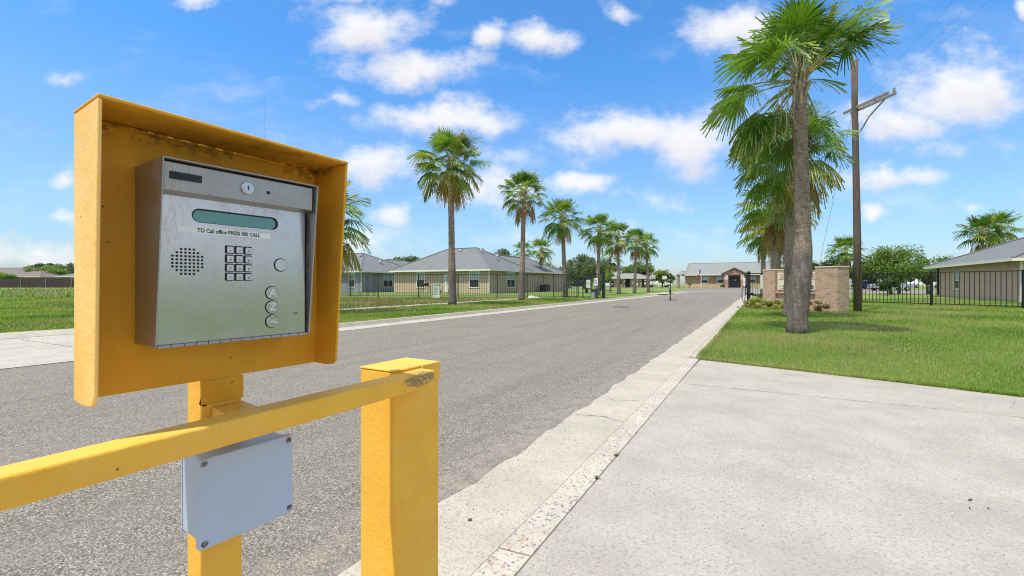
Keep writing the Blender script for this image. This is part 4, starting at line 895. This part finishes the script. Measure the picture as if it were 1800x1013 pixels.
# ------------------------------------------------------------------ buildings
def hip(root, fr, p0, p1, q0, q1, ze, zr, matr, ov=.5, name='roof', fascia=True, gable=False):
    """hip roof over rectangle p0..p1 x q0..q1 of a frame"""
    P0, P1, Q0, Q1 = p0-ov, p1+ov, q0-ov, q1+ov; W_, D_ = P1-P0, Q1-Q0
    if W_ >= D_: h = 0 if gable else D_/2; A, B = (P0+h, (Q0+Q1)/2), (P1-h, (Q0+Q1)/2)
    else: h = W_/2; A, B = ((P0+P1)/2, Q0+h), ((P0+P1)/2, Q1-h)
    e = [fr(P0, Q0, ze), fr(P1, Q0, ze), fr(P1, Q1, ze), fr(P0, Q1, ze)]; a, b_ = fr(*A, zr), fr(*B, zr); mb = MB()
    if W_ >= D_: fs = [(0, 1, 5, 4), (1, 2, 5), (2, 3, 4, 5), (3, 0, 4), (0, 3, 2, 1)]
    else: fs = [(0, 1, 4), (1, 2, 5, 4), (2, 3, 5), (3, 0, 4, 5), (0, 3, 2, 1)]
    mb.add(e+[a, b_], fs); rf = mb.build(name, matr, root)
    if fascia:
        mb = MB(); th = .16
        for (x0, x1, y0, y1) in ((P0-.02, P1+.02, Q0-.03, Q0), (P0-.02, P1+.02, Q1, Q1+.03), (P0-.03, P0, Q0, Q1), (P1, P1+.03, Q0, Q1)): mb.box(fr, x0, x1, y0, y1, ze-th, ze+.01)
        mb.build('fascia', M['trim'], rf)
    mb = MB()                                                      # ridge and hip caps
    ends = [(e[0], a), (e[1], b_ if W_ >= D_ else a), (e[2], b_), (e[3], a if W_ >= D_ else b_)]
    for p, q in ends+[(a, b_)]: mb.tube([p+Vector((0, 0, .03)), q+Vector((0, 0, .03))], .07, 6)
    mb.build('ridge_cap', matr, rf); return rf
def window(root, fr, p0, p1, q, z0, z1, out=-1, double=False):
    """q: wall plane, out: sign of outward q"""
    t_ = .11; mb = MB(); a, b_ = sorted((q, q+out*.05))
    a += .002*(out < 0)*0
    mb.box(fr, p0-t_, p1+t_, a, b_, z1, z1+t_); mb.box(fr, p0-t_, p1+t_, a, b_, z0-t_, z0); mb.box(fr, p0-t_, p0, a, b_, z0, z1); mb.box(fr, p1, p1+t_, a, b_, z0, z1)
    zm = (z0+z1)/2; a2, b2 = sorted((q, q+out*.035)); mb.box(fr, p0, p1, a2, b2, zm-.02, zm+.02)
    if double: pm = (p0+p1)/2; mb.box(fr, pm-.03, pm+.03, a2, b2, z0, z1)
    w_ = mb.build('window', M['trim'], root); a3, b3 = sorted((q+out*.004, q+out*.012))
    m1 = MB(); m1.box(fr, p0, p1, a3, b3, zm+.021, z1); m1.build('pane', M['skyblind'], w_)
    m1 = MB(); m1.box(fr, p0, p1, a3, b3, z0, zm-.021); m1.build('pane', M['glass'], w_)
M['ventgrey'] = simple('vent_grey', (.38, .38, .37), .6)
def rvent(rf, p): 
    mb = MB(); fr = Fr((p.x, p.y), U, N); mb.prism([fr(-.2, -.2, p.z-.1), fr(.2, -.2, p.z-.1), fr(.2, .2, p.z-.1), fr(-.2, .2, p.z-.1)], [fr(-.14, -.14, p.z+.16), fr(.14, -.14, p.z+.16), fr(.14, .14, p.z+.16), fr(-.14, .14, p.z+.16)]); mb.build('roof_vent', M['ventgrey'], rf)

# tan house: frame p to the left (-N), q away (U)
B0 = (-2.5, 49.5); hb = Fr(B0, -N, U, .12); H = 2.62
root = thing('house', Vector((B0[0], B0[1], .12)), 'tan sided house with grey hip roof behind the left palms', 'house')
mb = MB(); mb.box(hb, 0, 13.7, 0, 9.5, 0, H); mb.box(hb, 0, 8.0, 9.5, 21, 0, H); mb.build('wall', M['side_tan'], root)
mb = MB()
for p, q in ((-.03, -.03), (13.63, -.03), (-.03, 20.93)): mb.box(hb, p, p+.1, q, q+.1, 0, H-.01)
mb.build('corner_trim', M['trim'], root)
rf = hip(root, hb, 0, 13.7, 0, 9.5, H, 5.45, M['roof']); hip(root, hb, 0.02, 8, 4.0, 21, H+.004, 4.75, M['roof'], .495)
for p, q, z in ((3.4, 3.9, 5.15), (6.6, 4.1, 5.2), (1.9, 5.0, 4.45)): rvent(rf, hb(p, q, z))
for p0, p1, z0, z1 in ((1.3, 2.5, .68, 2.34), (8.95, 10.1, .68, 2.34)): window(root, hb, p0, p1, 0, z0, z1, -1)
mb = MB(); mb.box(hb, 4.95, 6.0, -.05, 0, .05, 2.15); dr = mb.build('door', M['trim'], root); mb = MB(); mb.box(hb, 5.15, 5.8, -.056, -.0505, 1.0, 1.95); mb.build('door_pane', M['skyblind'], dr)
for q0, q1 in ((3.95, 5.75),): 
    fr_ = Fr(B0, U, -N, .12); window(root, fr_, q0, q1, 0, .68, 2.34, -1, True)
mb = MB(); mb.box(hb, -.12, 0, 14.0, 14.25, 1.0, 2.2); mb.build('meter_box', simple('meter_grey', (.4, .4, .38), .5), root)
fr_ = Fr(B0, U, -N, .12)
c = fr_(12.6, -1.0, 0); ac = thing('air_conditioner', c, 'black air conditioner unit against the right wall of the tan house', 'air conditioner'); mb = MB(); mb.box(fr_, 11.8, 13.1, -1.45, -.55, .06, .95); mb.build('casing', M['black'], ac, bevel=.03)
mb = MB(); mb.disc(fr_(12.55, -1.0, .951), Vector((0, 0, 1)), .36, .03, 20); mb.build('fan_guard', M['steelgate'], ac)
mb = MB(); mb.box(fr_, 11.9, 13.2, -1.5, -.5, 0, .06); mb.build('pad', M['walk'], ac)
c = hb(8.0, -1.0, 0); gr_ = thing('barbecue_grill', c, 'small dark barbecue grill standing at the tan house wall', 'grill'); mb = MB(); mb.box(hb, 7.3, 8.5, -1.3, -.8, .75, .82); mb.box(hb, 7.65, 8.3, -1.3, -.8, .83, 1.12); mb.build('firebox', M['black'], gr_, bevel=.04)
for p, q in ((7.4, -1.25), (8.4, -1.25), (7.4, -.85), (8.4, -.85)): mb = MB(); mb.tube([hb(p, q, 0), hb(p, q, .75)], .03, 6); mb.build('leg', M['black'], gr_)
c = hb(5.6, -1.2, 0); pt = thing('bucket', c, 'small red tub on the patio of the tan house', 'bucket'); mb = MB(); mb.tube([hb(5.7, -1.2, .02), hb(5.7, -1.2, .30)], [.14, .19], 12); mb.build('tub', M['red'], pt); mb = MB(); mb.tube([hb(5.7-.19*math.cos(a_), -1.2, .3+.19*math.sin(a_)) for a_ in (0, .6, 1.2, 1.57, 1.95, 2.5, 3.14)], .008, 5); mb.build('handle', M['black'], pt)
# blue-grey house
A0 = (-18.6, 56.2); ha = Fr(A0, -N, U, .12)
root = thing('house', Vector((A0[0], A0[1], .12)), 'blue-grey sided house with grey hip roof just right of the yellow hood', 'house')
mb = MB(); mb.box(ha, 0, 13, 0, 10, 0, H); mb.box(ha, 0, 7, 10, 15, 0, H); mb.build('wall', M['side_blue'], root)
mb = MB(); mb.box(ha, -.03, .07, -.03, .07, 0, H-.01); mb.build('corner_trim', M['trim'], root)
rf = hip(root, ha, 0, 13, 0, 10, H, 5.25, M['roof']); hip(root, ha, 0.02, 7, 4.5, 15, H+.004, 4.5, M['roof'], .495)
for p, q, z in ((4.4, 4.0, 4.95), (6.8, 4.0, 4.95), (1.9, 5.2, 4.15)): rvent(rf, ha(p, q, z))
window(root, ha, 1.15, 2.15, 0, .68, 2.34, -1); window(root, Fr(A0, U, -N, .12), 3.75, 5.35, 0, .68, 2.34, -1, True)
# brown house on the right
D0 = (30.2, 27.0); hd_ = Fr(D0, U, N, 0.02)
root = thing('house', Vector((D0[0], D0[1], .02)), 'brown sided house with grey hip roof behind the right fence', 'house')
mb = MB(); mb.box(hd_, 0, 14.4, 0, 12, 0, 2.62); mb.box(hd_, 14.4, 15.6, .9, 12, 0, 2.62); mb.build('wall', M['side_brown'], root)
mb = MB(); mb.box(hd_, -.03, .08, -.03, .08, 0, 2.61); mb.box(hd_, 15.5, 15.63, .87, 1.0, 0, 2.6); mb.build('corner_trim', M['trim'], root)
rf = hip(root, hd_, 0, 15.6, 0, 12, 2.62, 5.4, M['roof'], .55)
mb = MB(); mb.box(hd_, 0, 14.4, -.015, -.001, 0, .12); mb.build('foundation', M['walk'], root)
window(root, hd_, 9.6, 10.6, 0, .75, 2.0, -1)
mb = MB(); mb.box(hd_, 14.3, 14.42, -.12, -.02, .1, 2.4); mb.build('downpipe', M['black'], root)
mb = MB(); mb.box(hd_, 3.4, 8.6, -.58, -.55, 2.66, 2.675); mb.build('gutter_strip', M['trim'], root)
# houses beyond the board fence
for (x0, w_, zr, lab, mr, yy_) in ((-138, 22, 5.3, 'brown-roofed house beyond the board fence at the left frame edge', 'roof_brown', 112), (-109.5, 16, 5.0, 'grey-roofed house beyond the board fence beside the yellow hood', 'roof', 110)):
    f_ = Fr((x0, yy_), (1, 0), (0, 1), .4); root = thing('house', (x0, yy_, .4), lab, 'house')
    mb = MB(); mb.box(f_, 0, w_, 0, 11, 0, 2.6); mb.build('wall', M['brick'], root); rf = hip(root, f_, 0, w_, 0, 11, 2.6, zr-.4, M[mr])
    window(root, f_, 3, 4.6, 0, 1, 2.3, -1); window(root, f_, w_-4, w_-2.6, 0, 1, 2.3, -1)
    rvent(rf, f_(w_*.55, 4.6, zr-.75))

# brick office building at the end of the road
O0 = Vector((33.6, 92, 0)); of = Fr(O0, N, U, .4)
root = thing('office_building', Vector((33.6, 92, .4)), 'long brick office building with grey roof and gabled entrance at the road end', 'building')
mb = MB(); mb.box(of, 1.3, 23.2, 0, 11, 0, 2.6); mb.build('wall', M['brick'], root)
mb = MB(); mb.box(of, 1.3, 23.2, -.02, -.001, 0, .75); mb.build('wainscot', brick('light_brick', [(.38, .25, .17), (.52, .36, .25), (.58, .44, .32)], (.5, .44, .36), N), root)
hip(root, of, 1.9, 23.2, 0, 11, 2.6, 5.05, M['roof_green'], .6, gable=True, fascia=True)
mb = MB(); E_ = [of(-.6, -.3, 2.62), of(1.4, -.3, 2.62), of(1.4, 5, 2.62), of(-.6, 5, 2.62), of(1.4, -.3, 2.75), of(1.4, 2.3, 3.35), of(.0, 2.3, 3.2), of(1.4, 5, 2.75)]
mb.add(E_, [(0, 1, 4), (0, 4, 5, 6), (3, 0, 6), (3, 6, 5, 7), (0, 3, 2, 1), (2, 3, 7), (1, 2, 7, 5, 4)]); mb.build('porch_roof', M['roof_green'], root)
mb = MB(); mb.box(of, -.3, .25, -.1, .45, 0, 2.6); mb.build('porch_pillar', M['brick'], root)
def q_of(px): r_ = (px-900)/800; return (r_*92-33.6)/(.876+.482*r_)
for c_ in (4.95, 7.8, 13.15, 16.0, 20.5): window(root, of, c_-.55, c_+.55, 0, 1.0, 2.05, -1)
PX = 10.35                                                          # centre of the entrance
for s_ in (-1, 1):
    mb = MB(); x = PX+s_*1.35; mb.box(of, x-.3, x+.3, -3.0, -2.4, 0, 2.5); pl = mb.build('entrance_pillar', M['brick'], root)
    mb = MB(); mb.box(of, x-.31, x+.31, -3.012, -3.0, 1.55, 2.5); mb.build('stone_face', simple('pale_stone', (.55, .48, .42), .8), pl)
mb = MB(); A = [(-1.75, 2.5), (1.75, 2.5), (1.75, 2.75), (0, 3.55), (-1.75, 2.75)]
mb.prism([of(PX+a, -3.0, z) for a, z in A], [of(PX+a, -2.8, z) for a, z in A]); mb.build('gable_wall', M['brick'], root)
mb = MB(); A = [(-2.3, 2.55), (0, 3.72), (2.3, 2.55), (2.3, 2.68), (0, 3.86), (-2.3, 2.68)]
mb.prism([of(PX+a, -3.3, z) for a, z in A], [of(PX+a, 3.5, z) for a, z in A]); mb.build('gable_roof', M['roof_green'], root)
mb = MB(); mb.box(of, PX-1.0, PX+1.0, -.06, -.003, 0, 2.15); dr = mb.build('door', M['door'], root)
for s_ in (-.5, .5): mb = MB(); mb.box(of, PX+s_-.3, PX+s_+.3, -.066, -.061, .9, 1.7); mb.build('door_pane', M['glass'], dr)
mb = MB(); mb.box(of, PX-.1, PX+.1, -.075, -.068, 1.35, 1.62); mb.build('notice', M['white'], dr)
mb = MB(); mb.box(of, PX-2, PX+2, -3.4, 0, -.02, .06); mb.build('entrance_step', M['walk'], root)
mb = MB(); mb.disc(of(PX, -3.0, 3.1), -U, .09, .06, 12); mb.disc(of(5.9, -.02, 2.2), -U, .1, .08, 12); mb.build('wall_lamp', M['white'], root)
sheet('office_lawn', [of(-3, -2.6, 0)[:2], of(PX-2.2, -2.6, 0)[:2], of(PX-2.2, 0, 0)[:2], of(-3, 0, 0)[:2]], .03, M['lawn'])
sheet('office_lawn_east', [of(PX+2.2, -2.6, 0)[:2], of(24, -2.6, 0)[:2], of(24, 0, 0)[:2], of(PX+2.2, 0, 0)[:2]], .03, M['lawn'])
for i, (p, h, r_, lab, nm) in enumerate(((2.3, 1.15, .75, 'low sago palm in front of the office wall, left of the flag', 'shrub'), (8.4, .85, .55, 'clipped round green hedge left of the office entrance', 'shrub'), (15.0, 1.1, .8, 'bushy plant by the office wall seen through the open gate', 'shrub'), (12.4, .5, .35, 'small plant at the right entrance pillar of the office', 'shrub'), (8.95, .5, .3, 'small plant at the left entrance pillar of the office', 'shrub'))):
    c = of(p, -1.6, 0); leafy('shrub', c.x, c.y, .42, h, r_, lab, 'shrub', LG if i in (0, 2) else DG, 1500, .07, 500+i, .06 if i == 0 else 0, 8, .4 if i == 0 else 0, 'plants along the office wall', 1, .3, 'foliage')
# flag
c = of(4.55, -2.4, 0); root = thing('flagpole', (c.x, c.y, .42), 'white flagpole with drooping red, white and blue flag before the office', 'flagpole')
mb = MB(); mb.tube([c+Vector((0, 0, 0)), c+Vector((0, 0, 4.4))], [.05, .03], 8); mb.build('pole', M['white'], root)
fo = thing('flag', c+Vector((0, 0, 3.6)), 'limp red, white and blue flag hanging on the white pole', 'flag')
mb = MB(); ft = Fr((c.x, c.y), -N, U)
def flagz(a, b): return ft(.05+a*.75, .06*math.sin(a*9), c.z+3.75-b-1.15*a*1.2)
for i in range(8):
    for j in range(8):
        a, a2 = i/8, (i+1)/8; b_, b2 = j*.085, (j+1)*.085
        mb.add([flagz(a, b_), flagz(a2, b_), flagz(a2, b2), flagz(a, b2)], [(0, 1, 2, 3)], 2 if i < 3 else (0 if j < 4 and i < 6 else 1))
mb.build('cloth', [M['white'], M['red'], M['blue']], fo, smooth=True)

# park pavilion
pvp = Vector((22.2, 100, 0)); pf = Fr(pvp, (1, -.05), (.05, 1), .4)
root = thing('park_pavilion', Vector((22.2, 100, .4)), 'open park pavilion with brick columns and grey roof', 'pavilion')
for i in range(5):
    for q in (0, 4.2): mb = MB(); x = .5+i*1.75; mb.box(pf, x-.25, x+.25, q, q+.5, 0, 2.1); mb.build('column', M['brick'], root)
mb = MB(); mb.box(pf, 3.2, 4.6, 2.6, 3.0, 0, 2.1); mb.build('back_wall', M['door'], root)
hip(root, pf, .2, 7.9, 0, 4.7, 2.1, 3.15, M['roof_green'], .5)

# ------------------------------------------------------------------ utility cabinet, signs, manhole, pole
up_ = Fr((-5.42, 32.8), (1, 0), (0, 1), .08); root = thing('utility_pedestal', Vector((-5.42, 32.8, .08)), 'pale green louvred utility pedestal on the dry grass before the fence', 'utility box')
mb = MB(); mb.box(up_, -.26, .26, -.2, .2, 0, .25); mb.build('base_skirt', M['util'], root, bevel=.02)
mb = MB(); mb.prism([up_(p, q, .251) for p, q in ((-.23, -.18), (.23, -.18), (.23, .18), (-.23, .18))], [up_(p, q, 1.0) for p, q in ((-.21, -.16), (.21, -.16), (.21, .16), (-.21, .16))]); bd = mb.build('body', M['util'], root, bevel=.02)
mb = MB()
for k in range(6): mb.box(up_, -.225, .02, -.215, -.185, .33+k*.105, .385+k*.105)
mb.build('louvre', M['util'], bd); mb = MB(); mb.box(up_, -.25, .25, -.20, .20, 1.001, 1.06); mb.build('lid', M['util'], root, bevel=.02)
mb = MB()
for (x0, x1, z0, z1) in ((.0, .5, .0, .12), (.35, .7, .0, .09), (.12, .3, .12, .18)): mb.box(Fr((1.25, 33.4), (1, .2), (-.2, 1), .08), x0, x1, 0, .3, z0, z1)
tag(mb.build('ground_valve_box', M['white'], None, (1.25, 33.4, .08), bevel=.03), 'low white box lying on the grass at the foot of the fence', 'utility box')
f_ = Fr((19.5, 63, 0), (1, 0), (0, 1), .05)
root = thing('street_sign', Vector((19.5, 63, .05)), 'white rectangular street sign on a thin pole by the last palm of the left row', 'sign')
mb = MB(); mb.tube([f_(0, 0, 0), f_(0, 0, 2.35)], .03, 6); mb.build('pole', M['steel_dirty'], root)
mb = MB(); mb.box(f_, -.34, .34, -.045, -.031, 1.83, 2.3); bd = mb.build('board', M['white'], root)
mb = MB(); mb.box(f_, -.2, .2, -.050, -.0455, 1.90, 1.95); mb.box(f_, -.2, -.15, -.050, -.0455, 1.95, 2.15); mb.box(f_, .15, .2, -.050, -.0455, 1.95, 2.15); mb.box(f_, -.09, .09, -.050, -.0455, 2.05, 2.12); mb.build('markings', M['ink'], bd)
f_ = Fr((31.8, 95, 0), (1, 0), (0, 1), .4)
root = thing('basketball_hoop', Vector((31.8, 95, .4)), 'white basketball backboard on a thin pole beyond the cross street', 'basketball hoop')
mb = MB(); mb.tube([f_(0, 0, 0), f_(0, 0, 2.3)], .05, 6); mb.build('pole', M['steel_dirty'], root); mb = MB(); mb.box(f_, -.45, .45, -.1, -.06, 1.75, 2.45); mb.build('backboard', M['white'], root)
mb = MB(); mb.tube([f_(.2*math.cos(k*.7), -.32+.2*math.sin(k*.7), 1.85) for k in range(10)], .015, 5); mb.build('rim', M['red'], root)
p = (5.3, 22.0); mb = MB(); mb.disc((p[0], p[1], .001), (0, 0, 1), .42, .008, 32); mc = mb.build('manhole_cover', simple('cast_iron', (.05, .045, .042), .7), None, (p[0], p[1], 0)); tag(mc, 'dark round manhole cover in the middle of the road', 'manhole cover')

c = (13.67, 18.0); root = thing('utility_pole', (c[0], c[1], 0), 'tall brown wooden utility pole beside the brick sign, weathered crossarm on top', 'utility pole')
mb = MB(); mb.tube([(13.67, 18, -.1), (13.65, 18, 3), (13.60, 18, 6), (13.55, 18, 8.4), (13.56, 18, 9.95)], [.14, .13, .112, .105, .108], 14); mb.build('pole', M['polewood'], root, smooth=True)
arm = Fr((13.70, 18.0), (.087, -.996), (.996, .087))
mb = MB(); mb.box(arm, -.55, 1.45, .12, .18, 8.02, 8.11); mb.box(arm, -.55, 1.45, -.18, -.12, 8.02, 8.11); mb.build('crossarm', M['armwood'], root)
mb = MB(); mb.tube([arm(1.0, .15, 8.02), arm(.35, .12, 7.6), arm(.05, .05, 7.15)], .03, 6); mb.tube([arm(-.5, .15, 8.02), arm(-.05, .05, 7.4)], .025, 6); mb.build('brace', M['armwood'], root)
ins = []
for p_ in (-.45, .6, 1.38):
    b0 = arm(p_, .15, 8.111); mb = MB(); mb.tube([b0, b0+Vector((0, 0, .06)), b0+Vector((0, 0, .1)), b0+Vector((0, 0, .16))], [.02, .05, .035, .045], 10); mb.build('insulator', simple('porcelain', (.3, .25, .22), .3), root); ins.append(b0+Vector((0, 0, .17)))
b0 = Vector((13.42, 18, 9.1)); mb = MB(); mb.tube([b0, b0+Vector((0, 0, .9))], .03, 6); mb.tube([b0+Vector((0, 0, .9)), b0+Vector((0, 0, .96)), b0+Vector((0, 0, 1.06))], [.05, .07, .04], 10); mb.build('top_pin', M['armwood'], root); ins.append(b0+Vector((0, 0, 1.06)))
for i, (b0, lab) in enumerate(zip(ins, ('thin overhead wire on the far end of the crossarm', 'thin overhead wire near the middle of the crossarm', 'thin overhead wire on the near end of the crossarm', 'thin overhead wire from the very top of the utility pole'))):
    d = Vector((.37, .93, 0)).normalized(); P_ = []
    for k in range(-14, 25): x = k*2.2; P_.append(b0+d*x+Vector((0, 0, .0012*x*x-.03*abs(x))))
    mb = MB(); mb.tube([p-b0 for p in P_], .0020, 4); o = mb.build('power_line', M['black']); o.location = b0; tag(o, lab, 'wire', 'overhead wires on the utility pole')
mb = MB(); a_, b_ = Vector((13.55, 18.1, 8.0)), Vector((17.4, 26.5, .02)); mb.tube([Vector((0, 0, 0)), b_-a_], .006, 4); o = mb.build('guy_wire', M['black']); o.location = a_; tag(o, 'thin guy wire running down behind the utility pole', 'wire')

# ------------------------------------------------------------------ vehicles
def vehicle(x, y, z0, yaw, kind, paint_, label, group):
    d = Vector((math.cos(yaw), math.sin(yaw), 0)); root = thing('parked_'+('truck' if kind == 'pickup' else 'car'), (x, y, z0), label, 'pickup truck' if kind == 'pickup' else 'car', group)
    f_ = Fr((x, y), d, (-d.y, d.x), z0); W = .9; L = {'pickup': 5.6, 'suv': 4.7, 'sedan': 4.6}[kind]; h = L/2
    if kind == 'pickup':
        body = [(-h, .45), (-h, 1.12), (-.35, 1.14), (1.2, 1.12), (2.5, 1.02), (h, .85), (h, .4)]
        cab = [(-.55, 1.13), (-.42, 1.80), (.75, 1.82), (1.5, 1.12)]
    elif kind == 'suv':
        body = [(-h, .4), (-h, 1.05), (1.0, 1.08), (2.1, .98), (h, .78), (h, .35)]; cab = [(-h+.05, 1.06), (-h+.3, 1.68), (.45, 1.70), (1.25, 1.07)]
    else:
        body = [(-h, .38), (-h, .92), (-1.5, .98), (1.0, .95), (2.0, .85), (h, .68), (h, .32)]; cab = [(-1.75, .97), (-1.1, 1.42), (.25, 1.44), (1.15, .95)]
    mb = MB(); mb.prism([f_(p, -W, z) for p, z in body], [f_(p, W, z) for p, z in body]); bd = mb.build('body', paint_, root, bevel=.05)
    mb = MB(); c0 = [f_(p, -W*.93, z) for p, z in cab]; c1 = [f_(p, W*.93, z) for p, z in cab]
    for i, (p, z) in enumerate(cab):
        if z > 1.3: c0[i] = f_(p, -W*.76, z); c1[i] = f_(p, W*.76, z)
    mb.prism(c0, c1); cb_ = mb.build('cabin', paint_, root, bevel=.04)
    for s_ in (-1, 1):
        lo_, hi_ = min(z for _, z in cab)+.06, max(z for _, z in cab)-.09; xs = sorted(p for p, _ in cab); a, b_ = xs[0]+.28, xs[-1]-.5
        for u0, u1 in ((a, (a+b_)/2-.04), ((a+b_)/2+.04, b_)):
            mb = MB(); q0, q1 = s_*W*.925, s_*W*.80
            mb.prism([f_(u0, q0, lo_), f_(u1+(.12 if u1 == b_ else 0), q0, lo_), f_(u1-(.12 if u1 == b_ else 0), q1, hi_), f_(u0, q1, hi_)], [f_(u0, q0+s_*.02, lo_), f_(u1+(.12 if u1 == b_ else 0), q0+s_*.02, lo_), f_(u1-(.12 if u1 == b_ else 0), q1+s_*.02, hi_), f_(u0, q1+s_*.02, hi_)])
            mb.build('window', M['glass'], cb_)
    for px_ in (-h+1.0, h-.95):
        for s_ in (-1, 1):
            mb = MB(); c_ = f_(px_, s_*(W-.2), .35); ax_ = f_.b*s_; mb.disc(c_, ax_, .35, .23, 18); wh = mb.build('wheel', M['rubber'], root, bevel=.02)
            mb = MB(); mb.disc(c_+ax_*.231, ax_, .2, .012, 14); mb.build('rim', M['steel'], wh)
    mb = MB()
    for s_ in (-.65, .65): mb.box(f_, h-.01, h+.02, s_-.15, s_+.15, .66 if kind == 'sedan' else .72, .80 if kind == 'sedan' else .88)
    mb.build('headlight', M['chrome'], bd); return root
silver = mat('silver_car_paint', (.42, .46, .52), .3, .5)[0]; wcar = mat('white_car_paint', (.8, .8, .8), .3)[0]
gc = 'vehicles parked beyond the right fence'; gp = 'vehicles parked by the pavilion'
vehicle(58.2, 70, ter(70), R(176), 'pickup', silver, 'silver pickup truck parked beyond the right fence, behind the small dark tree', gc)
vehicle(65.2, 82, ter(82), R(150), 'sedan', M['red'], 'red car parked left of the silver pickup', gc)
vehicle(61.0, 78, ter(78), R(150), 'sedan', M['blue'], 'blue car parked left of the silver pickup, in front of the red one', gc)
vehicle(72.5, 88, .4, R(20), 'suv', wcar, 'white sport utility car partly behind the silver pickup', gc)
vehicle(79.5, 88, .4, R(178), 'pickup', wcar, 'white pickup truck in the middle of the white vehicles', gc)
vehicle(84.5, 86, .4, R(10), 'suv', wcar, 'white car closest to the left corner of the brown house', gc)
vehicle(30.0, 108, .4, R(175), 'suv', wcar, 'white sport utility car parked right of the pavilion', gp)
vehicle(34.5, 107, .4, R(0), 'pickup', wcar, 'white pickup truck parked at the end of the row right of the pavilion', gp)
vehicle(21.8, 104, .4, R(170), 'sedan', wcar, 'white car seen just left of the pavilion columns', gp)
vehicle(11.8, 82, ter(82), R(175), 'sedan', simple('dark_car_paint', (.02, .02, .025), .3), 'dark car seen through the fence left of the keypad gate', gp)

# ------------------------------------------------------------------ small litter on the concrete
def pebble(x, y, z, r_, lab, cat='pebble', mt=None, flat=.5, name='pebble', grp='small stones in the gutter'):
    bm = bmesh.new(); bmesh.ops.create_icosphere(bm, subdivisions=2, radius=r_)
    for v in bm.verts: v.co *= random.uniform(.8, 1.15); v.co.z *= flat
    me = bpy.data.meshes.new(name); bm.to_mesh(me); bm.free(); o = link(name, me, mt or M['stone']); o.location = (x, y, z+r_*flat*.7); tag(o, lab, cat, grp)
M['stone'] = simple('dark_stone', (.09, .08, .07), .9)
def G_(px, py, z=0): Y = (1.1-z)*800/(py-500); return ((px-900)/800*Y, Y)
for px_, py_, r_, lab in ((826, 917, .010, 'largest dark pebble in the pale gutter near the bollard'),):
    x, y = G_(px_, py_); pebble(x, y, .006, r_, lab)
P_ = []; n = 900
for i in range(n):
    s_ = 1.3+9*random.random()**1.6; p = st(s_, -1.40+abs(random.gauss(0, .10))); r_ = random.uniform(.001, .0042); a = random.random()*6.28
    c_ = [Vector((p.x+r_*math.cos(a+k*2.094)*random.uniform(.6, 1.2), p.y+r_*math.sin(a+k*2.094)*random.uniform(.6, 1.2), .0064)) for k in range(3)]; t_ = Vector((p.x, p.y, .0064+r_*.9))
    for k in range(3): P_.append([c_[k], c_[(k+1) % 3], t_])
P_ = np.array([[list(v) for v in q] for q in P_]); tc_ = np.repeat(np.array([(.07, .06, .05), (.16, .13, .10), (.30, .26, .20)])[rng.integers(0, 3, n)], 3, 0)
tag(link('grit', np_mesh('grit', P_, 3, tc_), M['deadleaf']), 'fine dark grit along the edge between asphalt and gutter', None, None, 'stuff')
for px_, py_, a_, lab in ((1705, 880, .3, 'curled dark leaf lying on the driveway, largest of three'), (1705, 895, 1.2, 'small dark leaf on the driveway just below the largest one'), (1737, 895, .8, 'small dark leaf on the driveway right of the other two'), (1388, 660, .1, 'dark leaf scrap near the grass edge of the driveway')):
    x, y = G_(px_, py_, .031); mb = MB(); r_ = .014 if 'largest' in lab and 'below' not in lab else .007; n = 8
    mb.add([(r_*math.cos(2*math.pi*k/n), r_*.45*math.sin(2*math.pi*k/n), .003+.004*abs(math.cos(2*math.pi*k/n))) for k in range(n)]+[(0, 0, .001)], [(k, (k+1) % n, n) for k in range(n)])
    o = mb.build('dry_leaf', simple('dry_leaf_brown', (.05, .035, .02), .9)); o.location = (x, y, .031); o.rotation_euler = (0, 0, a_); tag(o, lab, 'leaf', 'dry leaves on the driveway')
